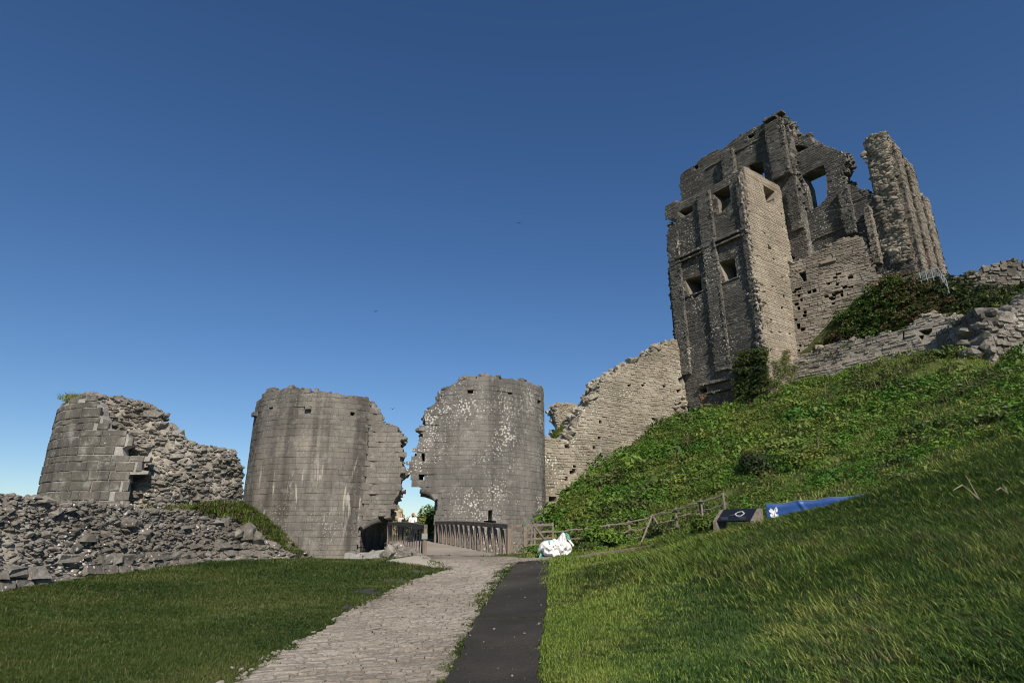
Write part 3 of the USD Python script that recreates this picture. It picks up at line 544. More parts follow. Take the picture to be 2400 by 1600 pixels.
p9 = W9.poly(z7([(1500, 365), (1640, 320), (1780, 275), (1880, 228), (2020, 190), (2160, 155), (2260, 140), (2330, 160)]) + [(2400, 612), (2480, 600), (2480, 720), (2200, 720), (2190, 670)])
build_wall(upw, W9, p9, 1.2, 'wall_face', M_DARKRUB, M_RUBBLE, .22, .42, r, rag=.16, zcut=16, proud=(-.06, .1), depth=.18, gap=.035, jit=.03, low=True, edge=.28, edens=4, refine=.8, parts=80, stuff='more_stones')
# sloping terrace between revetment and keep
top = [PP + .2 * N1 + 1.5 * D1, PP + .3 * N1 - 3 * D1, PP - 0.2 * N1 - 7 * D1, np.array([28.4, 38.6]), np.array([31, 36.9]), np.array([40, 36.4])]; ztp = [14.2, 17.0, 19.2, 19.3, 17.6, 18.2]
bot = [V0 - .9 * N1, V0 - .9 * N1 + 3.6 * (V1 - V0) / 11.3, V0 - .9 * N1 + 8 * (V1 - V0) / 11.3, np.array([28.0, 35.6]), np.array([29.2, 34.2]), np.array([38, 35.4])]; zbt = [12.6, 13.6, 14.6, 14.4, 14.0, 14.6]
S = np.linspace(0, 5, 70); tt = np.linspace(-.06, 1.05, 26)
def lerp(A, s): A = np.asarray(A, float); return np.stack([np.interp(s, np.arange(len(A)), A[:, i]) for i in range(A.shape[1])], -1)
T3 = lerp(np.concatenate([np.array(top), np.array(ztp)[:, None]], 1), S); B3 = lerp(np.concatenate([np.array(bot), np.array(zbt)[:, None]], 1), S)
G = B3[:, None] * (1 - tt[None, :, None]) + T3[:, None] * tt[None, :, None]
G[..., 2] += (meshkit.fbm(G * 1.1, 3) - .5) * .7 + np.sin(np.clip(tt, 0, 1) * np.pi)[None] * .1
n1, n2 = G.shape[:2]; q = (np.arange(n1 - 1)[:, None] * n2 + np.arange(n2 - 1)[None]).ravel()
mb = MB(); mb.add(G.reshape(-1, 3), np.stack([q, q + n2, q + n2 + 1, q + 1], 1))
for E in (G[:, 0], G[:, -1], G[0], G[-1]): m_ = len(E); e_ = np.arange(m_ - 1); mb.add(np.vstack([E, E - [0, 0, 6.5]]), np.stack([e_, e_ + 1, e_ + 1 + m_, e_ + m_], 1))
obj('terrace_bank', mb.out(), M_GROUND, smooth=True, kind='structure')
TERR = G

# ------------------------------------------------------------------ gate towers
r = np.random.default_rng(14)
def arc(cx, cy, R, a0, a1, n=40): t = np.radians(np.linspace(a0, a1, n)); return np.stack([cx + R * np.cos(t), cy + R * np.sin(t)], 1)
c3 = arc(-2.5, 39.0, 4.6, 244, 372, 60); lead = np.stack([np.linspace(-8.0, c3[0, 0] - .15, 24), np.linspace(34.95, c3[0, 1] + .01, 24)], 1)
W3 = Wall(np.vstack([lead, c3]))
T3P = zt3([(415, 945), (375, 930), (340, 905), (345, 870), (320, 835), (312, 800), (330, 755), (325, 730), (360, 690), (368, 620), (400, 560), (400, 510), (425, 450), (440, 360), (480, 310), (545, 240), (580, 185), (650, 155), (700, 125), (760, 103), (800, 118), (850, 98), (900, 88), (960, 90), (1030, 118), (1080, 118), (1150, 128), (1250, 150), (1262, 172), (1300, 175), (1330, 158), (1352, 180)])
p3 = W3.poly(T3P)
pr = [W3.uv(*q) for q in T3P]
uR = W3.L[-1] - 1.2; zR = pr[-1][1]
arch = [W3.uv(*q) for q in zt3([(400, 962), (440, 968), (480, 985), (510, 1005), (522, 1030)])]
uP = W3.uv(*zt3([(520, 1120)])[0])[0]
p3 = Polygon(pr[:-1] + [(uR - 1.5, zR), (uR, zR - .3), (uR, -1.5), (uP, -1.5), (uP, arch[-1][1])] + arch[::-1]).buffer(0)
cross = [W3.uv(*q) for q in zt3([(925, 1108), (925, 1232), (882, 1198), (965, 1200)])]
cu, cz_ = cross[0][0], cross[2][1]
slit = shapely.union_all([sbox(cu - .07, cross[1][1] - .3, cu + .07, cross[0][1]), sbox(cross[2][0], cz_ - .07, cross[3][0], cz_ + .07), Point(cu, cz_).buffer(.14)])
H3 = [slit]
for q in [[(758, 205), (792, 205), (792, 222), (758, 222)], [(1062, 216), (1092, 220), (1092, 232), (1062, 230)], [(1284, 283), (1304, 283), (1304, 302), (1284, 302)], [(392, 838), (425, 838), (425, 885), (392, 885)], [(415, 460), (440, 460), (440, 485), (415, 485)], [(412, 680), (428, 680), (428, 740), (412, 740)], [(400, 540), (415, 540), (415, 570), (400, 570)]]: H3.append(W3.poly(zt3(q)))
gt = thing('gate_tower', 'round grey gate tower with white lichen and a cross-shaped arrow slit', 'castle tower', loc=None)
g3 = build_wall(gt, W3, p3, 1.6, 'wall_core', M_TOWER, M_TOWER, .29, .62, r, rag=.09, holes=H3, zcut=6.0, proud=(-.004, .008), depth=.1, gap=.006, cham=.008, jit=.002, edge=.17, edens=5, refine=.7, parts=300, stuff='more_stones')
# moulded arch edge and the gate passage behind it
av = np.array(arch[::-1] + [W3.uv(*zt3([(400, 962)])[0])])
mb = MB(); pa = W3.xyz(np.concatenate([av, np.full((len(av), 1), .06)], 1)); mb.tube(pa, .13, 8); pa2 = W3.xyz(np.concatenate([av - [0, .16], np.full((len(av), 1), -.25)], 1)); mb.tube(pa2, .12, 8)
obj('arch_moulding', mb.out(), M_DARKRUB, gt, smooth=40)
PX0 = W3.xyz(np.array([uP, 0, 0.]))[:2]
WG = Wall([PX0 + [0, .2], PX0 + [-.85, 7.6]]); WG.N = np.abs(WG.N) * [-1, 0] + [0, -.1]
pg_ = Polygon([(0, -1.5), (7.4, -1.5), (7.4, 4.6), (6.9, 5.6), (7.5, 6.6), (6.6, 7.2), (3, 7.6), (0.2, 6.0)])
build_wall(gt, WG, pg_, 1.2, 'passage_wall', M_TOWER2, M_TOWER2, .29, .6, r, rag=.1, zcut=5, proud=(-.01, .02), depth=.1, gap=.014, jit=.006, low=True, edge=.16, edens=4)
# back of the tower (closed drum)
bk = Wall(arc(-2.5, 39.0, 3.0, 10, 130, 30)); v, f, _ = meshkit.arrays(to_manifold(sbox(0, -1, bk.L[-1], 7.5), 1.3, 0, .8)); obj('back_wall', (bk.xyz(v), f), M_TOWER2, gt)
# left tower
c2 = arc(-11.15, 37.0, 4.4, 165, 322, 66); foldp = c2[-1]
wing = np.stack([np.linspace(foldp[0] + .12, foldp[0] + 5.5, 30), np.full(30, foldp[1] + .02)], 1)
W2 = Wall(np.vstack([c2, wing])); pass
T2P = zt2([(215, 300), (228, 240), (255, 200), (270, 180), (330, 165), (375, 180), (395, 160), (440, 148), (520, 165), (590, 165), (622, 203), (640, 200), (650, 165), (720, 185), (850, 205), (888, 240), (905, 238), (960, 225), (1040, 245), (1100, 258), (1128, 290), (1140, 360), (1155, 400), (1215, 440), (1262, 465), (1285, 510), (1328, 515), (1318, 560), (1300, 600), (1312, 650), (1290, 700), (1322, 740), (1308, 800), (1285, 860), (1300, 950), (1275, 1010), (1250, 1060), (1218, 1110), (1210, 1150), (1150, 1120), (1140, 1150), (1080, 1175), (1030, 1200), (1000, 1215)])
pr2 = [W2.uv(*q) for q in T2P]
uE = W2.uv(*zt2([(975, 1400)])[0])[0]
p2_ = Polygon([(.6, -2), (.6, pr2[0][1] - 1.2), (1.6, pr2[0][1] - .2)] + pr2[1:] + [(uE, pr2[-1][1] - .15), (uE, -2)]).buffer(0)
H2 = []
for q in [[(290, 312), (318, 310), (316, 328), (292, 330)], [(912, 345), (950, 350), (946, 366), (918, 362)], [(565, 305), (603, 305), (600, 320), (566, 321)]]: H2.append(W2.poly(zt2(q)))
gt2 = thing('gate_tower', 'stained brown-grey gate tower with a broken wing over the dark arch', 'castle tower')
for h in H2: p2_ = p2_.difference(h)
uFo = W2.uv(862, 1050)[0]; p2w = ragged(p2_.intersection(sbox(uFo, -9, 99, 99)), .09, r, zmin=-9).intersection(sbox(uFo + .004, -9, 99, 99)); p2_ = p2_.intersection(sbox(-9, -9, uFo, 99))
build_wall(gt2, W2, p2w, 1.3, 'broken_wing', M_WING, M_WING, .29, .5, r, w0=.03, proud=(-.004, .012), depth=.1, gap=.012, cham=.01, jit=.003, edge=.17, edens=5, refine=.7, parts=140, stuff='more_stones', eskip=lambda u, z: u < uFo + .2)
build_wall(gt2, W2, p2_, 1.5, 'wall_core', M_TOWER2, M_TOWER2, .29, .62, r, rag=.0, eskip=lambda u, z: u > uFo - .2 and z < 6.3, holes=[], zcut=5.5, proud=(-.004, .008), depth=.1, gap=.006, cham=.008, jit=.002, edge=.17, edens=5, refine=.7, parts=300, stuff='more_stones')
for q in zt2([(200, 352), (583, 303)]):
    u, v = W2.uv(*q); put(W2.xyz(courses(sbox(u - .2, v - .12, u + .22, v + .14), .26, .42, r, w0=.22, proud=(0, .01), depth=.5)), BOXT, 'corbel', M_TOWER2, gt2, kind=None)
PX1 = W2.xyz(np.array([uE, 0, 0.]))[:2]
ye = PX1[1] + 7.5; WG2 = Wall([PX1 + [0.02, .25], [ray(902, 1260)[0] * ye, ye]]); WG2.N = np.abs(WG2.N) * [1, 0] + [0, -.05]
build_wall(gt2, WG2, Polygon([(0, -2), (7.2, -2), (7.2, 2.6), (6.4, 3.0), (5, 3.1), (1.6, 3.0), (.6, 2.9), (0, 2.2)]), 1.2, 'passage_wall', M_TOWER2, M_TOWER2, .29, .6, r, rag=.08, zcut=4, proud=(-.01, .02), depth=.1, gap=.014, jit=.006, low=True, edge=.16, edens=3)
# springing of the arch over the passage: voussoirs standing under the wing
av = np.array([W2.uv(*q) for q in zt2([(1000, 1232), (1030, 1212), (1080, 1188), (1140, 1165)])])
for wz, rad in ((.05, .15), (-.35, .14), (-.8, .14)):
    mb = MB(); mb.tube(W2.xyz(np.concatenate([av - [0, .02], np.full((len(av), 1), wz)], 1)), rad, 8); obj('arch_rib', mb.out(), M_DARKRUB, gt2, smooth=40)
vb = courses(W2.poly(zt2([(1140, 1115), (1210, 1090), (1210, 1165), (1150, 1165)])), .3, .5, r, w0=.02, proud=(0, .05), depth=1.2)
put(W2.xyz(vb), BOXT, 'voussoir', M_DARKRUB, gt2, kind=None)
bk = Wall(arc(-11.15, 37.0, 2.8, 10, 164, 30)); v, f, _ = meshkit.arrays(to_manifold(sbox(0, -1, bk.L[-1], 7.0), 1.3, 0, .8)); obj('back_wall', (bk.xyz(v), f), M_TOWER2, gt2)

# ------------------------------------------------------------------ broken round tower on the left
r = np.random.default_rng(15)
rt = thing('ruined_tower', 'squat broken round tower with squared ashlar blocks on its left side', 'castle tower')
W1 = Wall(arc(-17.23, 30.0, 4.5, 178, 292, 60), z0=1.)
TL = zl([(392, 250), (430, 215), (480, 185), (540, 165), (610, 150), (690, 180), (700, 235), (700, 270), (730, 300), (728, 345), (735, 368), (815, 372), (830, 405), (912, 405), (918, 455), (950, 480), (870, 512), (880, 562), (1075, 565), (1060, 610), (1010, 612), (1005, 660), (1060, 665), (1050, 700), (915, 705), (920, 745), (900, 760), (905, 800), (885, 880), (900, 960), (760, 1000), (600, 1010), (200, 1010)])
pt = [W1.uv(*q) for q in TL]
p1 = Polygon([(.8, -1), (.8, pt[0][1] - 1.0)] + pt[:-2] + [(pt[-2][0], -1)]).buffer(0)
build_wall(rt, W1, p1, .6, 'facing_core', M_PALE, M_RUINASH, .34, .72, r, proud=(-.004, .02), depth=.14, gap=.03, cham=.02, jit=.008, edge=0, refine=.6, parts=300, stuff='more_stones', miss=.004)
PR = np.array([[-20.6, 27.6], [-19.4, 26.6], [-17.8, 26.15], [-16.2, 26.3], [-14.8, 27.0], [-13.9, 28.0], [-13.2, 28.8], [-12.75, 29.6], [-12.7, 31.0]])
PR = lerp(PR, np.linspace(0, len(PR) - 1, 60)); W1b = Wall(PR, lean=.10, z0=1.5)
TB = [(135, 960), (150, 935)] + zl([(480, 165), (540, 150), (620, 132), (700, 146), (780, 152), (840, 158), (920, 172), (1000, 188), (1035, 215), (1060, 255), (1110, 285), (1140, 320), (1195, 350), (1240, 400), (1310, 435), (1370, 470), (1420, 490), (1480, 498), (1530, 512), (1600, 520), (1640, 530), (1665, 560), (1685, 600), (1705, 640), (1692, 700), (1700, 800), (1712, 900), (1712, 960)]) + [(567, 1260), (135, 1260)]
pb = W1b.poly(TB)
cm = to_manifold(ragged(pb, .12, r, zmin=2).buffer(-.05), 2.4, .0, .4); v, f, _ = meshkit.arrays(cm)
X = W1b.xyz(v * [1, 1, 0]); nn = meshkit.fbm(X * .9, 3) - .5; v2 = v.copy(); v2[:, 2] += nn * 1.3 * (v[:, 2] > -1.2); core1 = obj('rubble_core', (W1b.xyz(v2), f), M_CORE, rt)
def rubble_face(wall, poly, n, size, rr, amp=.9, sc=.9, pal=None, dim=3):
    u0, v0, u1, v1 = poly.bounds; p = np.stack([rr.uniform(u0, u1, n), rr.uniform(v0, v1, n)], 1); p = p[shapely.contains_xy(poly, p[:, 0], p[:, 1])]
    uvw = np.concatenate([p, np.zeros((len(p), 1))], 1); X = wall.xyz(uvw); uvw[:, 2] = (meshkit.fbm(X * sc, 3) - .5) * amp + rr.uniform(-.06, .06, len(p))
    s = size * rr.lognormal(0, .42, len(p)); ax = np.stack([np.interp(p[:, 0], wall.L, wall.T[:, i]) for i in (0, 1)], 1)
    X = wall.xyz(uvw); s = s * np.clip(X[:, 1] / 17, .6, 1); return rocks(X, s, rr, ax=ax, tilt=.25, flat=.52)
def top_rubble(wall, poly, T, n, size, rr, zmin, amp=0.):
    pts = []; ring = poly.exterior
    while len(pts) < n:
        p = ring.interpolate(rr.uniform(0, ring.length))
        if p.y > zmin: pts.append((p.x, p.y - rr.uniform(0, .1), -rr.uniform(0, T)))
    return rocks(wall.xyz(np.array(pts)), size * rr.lognormal(0, .4, n), rr)
R1 = np.concatenate([rubble_face(W1b, pb, 8000, .085, r, amp=1.3), top_rubble(W1b, pb, 2.2, 900, .12, r, 3.)])
put(R1, ROCKF, 'small_rubble', M_RUBBLE, rt, parts=160, part_name='rubble_stone')
# ------------------------------------------------------------------ rubble wall in front of it
rw = thing('rubble_wall', 'low collapsed wall of loose grey rubble along the left edge of the lawn', 'stone wall')
PW_ = np.array([[-11.6, 6.0], [-11.0, 9.5], [-10.6, 13.2], [-10.35, 16.5], [-10.0, 19.5], [-9.3, 22.2], [-8.1, 24.3], [-7.6, 25.0]]); PW_ = lerp(PW_, np.linspace(0, 7, 80)); WQ = Wall(PW_, lean=.42, z0=.9)
LQ = WQ.L[-1]; zb = float(H(-10.4, 13))
tops = np.array([(0, 2.5), (3, 2.55), (7.4, 2.62), (11, 2.55), (13.5, 2.6), (15, 2.62), (16.2, 2.42), (17.2, 2.05), (18.2, 1.75), (19.2, 1.35), (LQ, .9)])
ux = np.linspace(0, LQ, 70); tz = np.interp(ux, tops[:, 0], tops[:, 1]) + (meshkit.fbm(np.stack([ux * 1.3, ux * 0, ux * 0], 1), 3) - .5) * .3
gp = WQ.xyz(np.stack([ux, ux * 0 + 1, ux * 0], 1)); bz = H(gp[:, 0], gp[:, 1]) - .25
pq = Polygon(list(zip(ux, tz)) + list(zip(ux[::-1], bz[::-1]))).buffer(0)
cm = to_manifold(pq.buffer(-.03), 1.2, -.005, .3); v, f, _ = meshkit.arrays(cm); X = WQ.xyz(v * [1, 1, 0]); v[:, 2] += (meshkit.fbm(X * 1.4, 3) - .5) * .3 * (v[:, 2] > -.6)
qc = obj('rubble_fill', (WQ.xyz(v), f), M_CORE, rw)
F = rubble_face(WQ, pq, 15000, .056, r, amp=.3, sc=1.4); T_ = top_rubble(WQ, pq, 1.1, 1900, .062, r, 1.15)
big = rubble_face(WQ, pq, 600, .095, r, amp=.3, sc=1.4)
put(np.concatenate([F, T_, big]), ROCKF, 'small_rubble', M_RUBBLE, rw, parts=260, part_name='rubble_stone')
# squared blocks of the lowest courses
lowp = Polygon(list(zip(ux[8:62], bz[8:62] + .1)) + list(zip(ux[8:62][::-1], bz[8:62][::-1] + .72))).buffer(0)
Vb = courses(lowp, .2, .42, r, w0=.14, proud=(-.05, .08), depth=.4, gap=.03, cham=.03, jit=.03, miss=.12, wav=.03)
put(WQ.xyz(Vb), BOXT, 'more_blocks', M_RUBBLE, rw, parts=120, part_name='foundation_block')
# broad rough top of the wall reaching back to the tower
back = np.linspace(0, 4.2, 16); uu = np.linspace(0, LQ, 70); UU, BB = np.meshgrid(uu, back, indexing='ij')
TZ = np.interp(UU, ux, tz) - .08 + (meshkit.fbm(np.stack([UU, BB * 1.2, UU * 0], -1), 3) - .5) * .5 - .12 * np.clip(BB - 2.5, 0, 9)
MQ = WQ.xyz(np.stack([UU, TZ, -BB - .25], -1)); n1, n2 = UU.shape; q = (np.arange(n1 - 1)[:, None] * n2 + np.arange(n2 - 1)[None]).ravel()
obj('rough_top', (MQ.reshape(-1, 3), np.stack([q, q + n2, q + n2 + 1, q + 1], 1)), M_GROUND, rw, smooth=True)
mi = np.stack([r.integers(0, n1, 900), r.integers(0, 14, 900)], 1); mi = mi[(mi[:, 0] < 48) | (r.random(900) < .25)]
put(rocks(MQ[mi[:, 0], mi[:, 1]] + r.normal(0, .1, (len(mi), 3)), np.minimum(.10 * r.lognormal(0, .4, len(mi)), .17), r), ROCKF, 'top_rubble', M_RUBBLE, rw)
# big boulders at its right end
for px, py, Y, s in [(470, 1222, 21.2, .3), (520, 1228, 21.9, .36), (552, 1250, 22.2, .24), (575, 1248, 22.6, .4), (600, 1262, 22.9, .3), (640, 1278, 23.6, .28), (520, 1200, 22.4, .2), (440, 1240, 20.6, .3), (660, 1290, 24, .2)]:
    put(rocks(np.array([at(px, py, Y)]), np.array([s]), r, flat=.8), ROCKF, 'boulder', M_RUBBLE, rw, kind=None)

# yellow ruin seen through the gate
yr = thing('yellow_ruin', 'lump of yellow rubble masonry seen through the gate beside the dark arch', 'ruin')
WZ = Wall([[-14, 50.5], [-8.4, 50.0], [-6, 51.5]])
pz = WZ.poly([(850, 1170), (895, 1200), (912, 1190), (926, 1183), (936, 1195), (942, 1215), (944, 1235), (942, 1262), (850, 1262)])
build_wall(yr, WZ, pz, 2.0, 'core', M_YELLOW, M_YELLOW, .3, .5, r, rag=.1, zcut=3, proud=(-.1, .1), depth=.2, jit=.05, low=True, edge=.25)
put(rubble_face(WZ, pz, 900, .2, r, amp=.5), ROCKF, 'rubble_face', M_YELLOW, yr)
# ------------------------------------------------------------------ path, bridge deck, mats
r = np.random.default_rng(21)
def plan(pxs): return Polygon([hit(*p)[:2] for p in pxs]).buffer(0)
PATHP = plan([(500, 1640), (600, 1562), (700, 1508), (800, 1450), (900, 1393), (980, 1357), (1052, 1336), (1022, 1322), (1000, 1303), (1187, 1304), (1225, 1308), (1290, 1306), (1340, 1300), (1300, 1312), (1205, 1322), (1176, 1352), (1140, 1400), (1095, 1480), (1050, 1560), (1015, 1640)])
APRON = plan([(905, 1315), (960, 1323), (1052, 1337), (1018, 1318), (1000, 1303), (972, 1303), (935, 1310)])
MATS = [plan([(1030, 1640), (1081, 1528), (1268, 1528), (1262, 1640)]), plan([(1083, 1525), (1112, 1458), (1276, 1458), (1269, 1525)]), plan([(1114, 1455), (1150, 1405), (1180, 1360), (1214, 1318), (1288, 1316), (1287, 1360), (1282, 1410), (1277, 1455)])]
SOILS = []
for px, py, wx, wy in [(987, 1341, 46, 6), (930, 1361, 40, 6), (866, 1388, 42, 9), (812, 1426, 22, 5)]:
    t = np.linspace(0, 2 * np.pi, 22)[:-1]; rr = 1 + .35 * np.sin(3 * t + px) * r.uniform(.4, 1, 21)
    SOILS.append(plan([(px + wx * .7 * rr[i] * math.cos(t[i]), py + wy * .75 * rr[i] * math.sin(t[i])) for i in range(21)]))
TRACK = plan([(1330, 1309), (1380, 1299), (1440, 1291), (1500, 1280), (1545, 1273), (1560, 1276), (1500, 1290), (1420, 1301), (1360, 1310)])
def sheet(poly, up, name, mat, parent, amp=.02, fr=3., refine=.25, thick=.12, kind=None, smooth=True, seed=0):
    m = to_manifold(poly, thick, 0, refine); v, f, _ = meshkit.arrays(m); top_ = v[:, 2] > -thick * .5
    z = H(v[:, 0], v[:, 1]) + up + (meshkit.fbm(np.stack([v[:, 0] * fr, v[:, 1] * fr, v[:, 0] * 0], 1), 3, seed) - .5) * amp
    return obj(name, (np.stack([v[:, 0], v[:, 1], np.where(top_, z, z - thick)], 1), f), mat, parent, smooth=40 if smooth else False, kind=kind)
path = thing('path', kind='structure')
sheet(ragged(PATHP, .09, r), .02, 'grit_bed', M_PATHBED, path, amp=.05, fr=1.3)
near = PATHP.intersection(sbox(-9, 0, 9, 21.5)).buffer(-.03)
rotA = math.radians(12); cR, sR = math.cos(rotA), math.sin(rotA)
rp = shapely.affinity.rotate(near, -12, origin=(0, 0)) if hasattr(shapely, 'affinity') else near
Vc = courses(rp, .08, .16, r, proud=(.004, .034), depth=.05, gap=.014, cham=.011, jit=.007, miss=.05, wav=.04)
uc, vc = Vc[..., 0] * cR - Vc[..., 1] * sR, Vc[..., 0] * sR + Vc[..., 1] * cR
put(np.stack([uc, vc, H(uc, vc) + .012 + Vc[..., 2] + (meshkit.fbm(np.stack([uc * 1.3, vc * 1.3, uc * 0], -1), 3) - .5) * .05], -1), BOXT, 'more_cobbles', M_PATH, path, parts=300, part_name='cobble')
gr = sheet(ragged(APRON, .06, r), .028, 'gravel', M_GRAVEL, None, amp=.03, kind='structure')
pe = np.array([(p.x, p.y) for p in [PATHP.exterior.interpolate(r.uniform(0, PATHP.exterior.length)) for _ in range(380)] if p.y < 21]); pe += r.normal(0, .09, pe.shape)
put(rocks(np.stack([pe[:, 0], pe[:, 1], H(pe[:, 0], pe[:, 1]) + .02], 1), np.minimum(.024 * r.lognormal(0, .4, len(pe)), .045), r), ROCKF, 'loose_pebbles', M_PATH, path)
pm = np.stack([r.uniform(-1.6, 1.6, 900), r.uniform(5, 20, 900)], 1); pm = pm[::6]; pm = pm[shapely.contains_xy(shapely.union_all(MATS), pm[:, 0], pm[:, 1])]; put(rocks(np.stack([pm[:, 0], pm[:, 1], H(pm[:, 0], pm[:, 1]) + .062], 1), .009 * r.lognormal(0, .5, len(pm)), r), ROCKF, 'scattered_grit', M_PATH, path)
for i, (m_, lab) in enumerate(zip(MATS, ['black rubber mat at the bottom edge of the picture beside the path', 'short middle black rubber mat between two seams beside the path', 'long black rubber mat reaching up to the white sack'])):
    sheet(ragged(m_.buffer(-.015), .028, r, step=.22), .05, 'rubber_mat', M_MAT, None, amp=.025, fr=1.4, thick=.03)
    p = stage.GetPrimAtPath('/World/rubber_mat' + (f'_{i:03d}' if i else '')); tag(p, lab, 'mat', 'rubber mats along the path')
for s_ in SOILS: sheet(s_, .02, 'bare_soil', M_SOIL, None, amp=.10, fr=7., refine=.1, kind='structure')
sheet(TRACK, .02, 'dirt_track', M_DIRT, None, amp=.05, kind='structure')
# bridge
YD = np.array([23.3, 26, 29, 32, 35, 38, 42, 47]); ZD = np.array([1.17, 1.27, 1.40, 1.53, 1.64, 1.72, 1.80, 1.95])
XL = np.array([-3.12, -3.95, -4.95, -5.9, -6.85, -7.1, -7.4, -7.8]) ; XR = np.array([-.12, -1.0, -2.02, -3.05, -4.05, -4.75, -5.3, -5.6])
zd = lambda y: np.interp(y, YD, ZD)
dv = []
for i in range(len(YD)): dv += [(XL[i], YD[i], ZD[i]), (XR[i], YD[i], ZD[i]), (XL[i], YD[i], ZD[i] - .35), (XR[i], YD[i], ZD[i] - .35)]
df = []
for i in range(len(YD) - 1):
    o, n = i * 4, i * 4 + 4; df += [(o, o+1, n+1, n), (o+2, n+2, n+3, o+3), (o, n, n+2, o+2), (o+1, o+3, n+3, n+1)]
br = thing('footbridge', 'gravelled footbridge deck crossing the ditch into the gate', 'bridge')
deck = trimesh.Trimesh(dv, meshkit.arrays((np.array(dv), np.array(df)))[1], process=False)
for _ in range(3): deck = deck.subdivide()
vv = deck.vertices.copy(); vv[:, 2] += (meshkit.fbm(vv * 1.7, 3) - .5) * .05; obj('deck', (vv, deck.faces), M_DECK, br, smooth=40)
for side, X in ((-.08, XL), (.08, XR)):
    mb = MB()
    for i in range(5): mb.bar((X[i] + side, YD[i], ZD[i] - .2), (X[i+1] + side, YD[i+1], ZD[i+1] - .2), .12, .34)
    obj('edge_beam', mb.out(), M_OAK, br)
def railing(name, label, A, B, za, zb, n, hgt, outx, low, plate):
    t = thing(name, label, 'railing', 'timber railings on the footbridge')
    A, B = np.array(A), np.array(B); d = nrm(B - A); nrm2 = np.array([d[1], -d[0]]) * outx
    P3 = lambda s, z: np.array([*(A + (B - A) * s), z])
    bow = lambda s: .05 * math.sin(math.pi * s)
    mb = MB(); N = 8
    for i in range(N): mb.bar(P3(i / N - .004, za + (zb - za) * i / N + hgt + .03 + bow(i / N)), P3((i + 1) / N + .004, za + (zb - za) * (i + 1) / N + hgt + .03 + bow((i + 1) / N)), .13, .17)
    obj('handrail', mb.out(), M_OAKDARK, t)
    for i in range(n):
        s = i / (n - 1); b = P3(s, za + (zb - za) * s); big = i in (0, n - 1)
        mb = MB(); mb.bar(b + [0, 0, -low], b + [r.normal(0, .01), 0, hgt - .04 + bow(s)], (.13 if plate else .15) if big else (.045 if plate else .10), (.13 if plate else .15) if big else (.05 if plate else .085), up=(d[0], d[1], 0)); obj('post' if big else 'baluster', mb.out(), M_OAK, t)
        if not big and not plate:
            o = np.array([*(nrm2 * .36), 0]); mb = MB(); mb.bar(b + o + [0, 0, -low - .12], b + np.array([*(nrm2 * .05), 0]) + [0, 0, hgt - .12 + bow(s)], .075, .05, up=(d[0], d[1], 0)); obj('raking_strut', mb.out(), M_OAK, t)
    if plate:
        b = P3(0.0, za + hgt - .3) - np.array([*(nrm2 * .0), 0]) + np.array([-.03, -.1, 0]); mb = MB(); mb.bar(b + [-.08, 0, 0], b + [.13, 0, 0], .02, .20); obj('sign_plate', mb.out(), flat_mat('grey_plate', (.22, .22, .19)), t)
railing('bridge_railing', 'left timber railing of the footbridge above the stone steps', (-3.2, 23.45), (-6.45, 33.2), 1.17, 1.55, 19, .98, -1, .55, True)
railing('bridge_railing', 'right timber railing of the footbridge in front of the lichened tower', (-.12, 23.5), (-4.15, 34.5), 1.17, 1.62, 15, 1.0, 1, .25, False)
# stone abutment with steps on the left of the bridge
ab = thing('bridge_abutment', 'heap of pale rubble steps below the left bridge railing', 'stonework')
for i in range(7):
    y0 = 23.6 + i * .95; x1 = -3.35 - i * .33; x0 = x1 - 1.35 - .12 * i; zt_ = float(zd(y0)) + .04
    for j in range(4):
        zz_ = zt_ - j * .26 - .05 * i * 0; xx0 = x0 - j * .12; V = courses(sbox(xx0, y0 - .1, x1, y0 + .9), .5, .55, r, proud=(0, .05), depth=.34, gap=.02, cham=.02, jit=.03)
        put(np.stack([V[..., 0], V[..., 1], V[..., 2] + zz_ - .1 - .22 * np.clip((x1 - V[..., 0]) / 1.5, 0, 1)], -1), BOXT, 'step_stone', M_PALE, ab)
pos = np.stack([r.uniform(-6.3, -3.5, 260), r.uniform(23.4, 29, 260), np.zeros(260)], 1); lim = -3.35 - (pos[:, 1] - 23.5) * .34; pos[:, 0] = lim - np.abs(r.normal(0, .8, 260)); pos[:, 2] = zd(pos[:, 1]) - np.clip((lim - pos[:, 0]) * .6 - .1, 0, 1.6)
put(rocks(pos, .14 * r.lognormal(0, .4, 260), r), ROCKF, 'rubble', M_RUBBLE, ab)
put(rocks(np.array([at(906, 1298, 24.4), at(898, 1300, 24.8), at(915, 1290, 24.8)]), np.array([.16, .15, .24]), r, flat=1.0), ROCKF, 'boulder', M_RUBBLE, ab, kind=None)

# ------------------------------------------------------------------ fence, gate, panel, banner
def pole(mb, a, b, ra, rb, rng, wob=.015, n=6):
    a, b = np.asarray(a, float), np.asarray(b, float); s = np.linspace(0, 1, n); p = a + (b - a) * s[:, None]; p[1:-1] += rng.normal(0, wob, (n - 2, 3)); mb.tube(p, ra + (rb - ra) * s, 7)
fe = thing('rustic_fence', 'rustic fence of weathered round poles along the foot of the green bank', 'fence')
FP = [(1283, 1252, 25.0), (1376, 1240, 25.4), (1424, 1239, 25.5), (1473, 1232, 25.5), (1530, 1229, 25.2), (1586, 1220, 24.6), (1645, 1218, 23.8), (1700, 1212, 23.0)]
tops_ = [at(*p) for p in FP]; hts = []
for i, t in enumerate(tops_):
    g = float(H(t[0], t[1])); hts.append(max(.85, t[2] - g)); zt_ = max(t[2], g + .85)
    mb = MB(); pole(mb, (t[0], t[1], g - .4), (t[0], t[1], zt_ + .06), .055, .045, r); obj('post', mb.out(), M_FENCE, fe)
    tops_[i] = np.array([t[0], t[1], zt_])
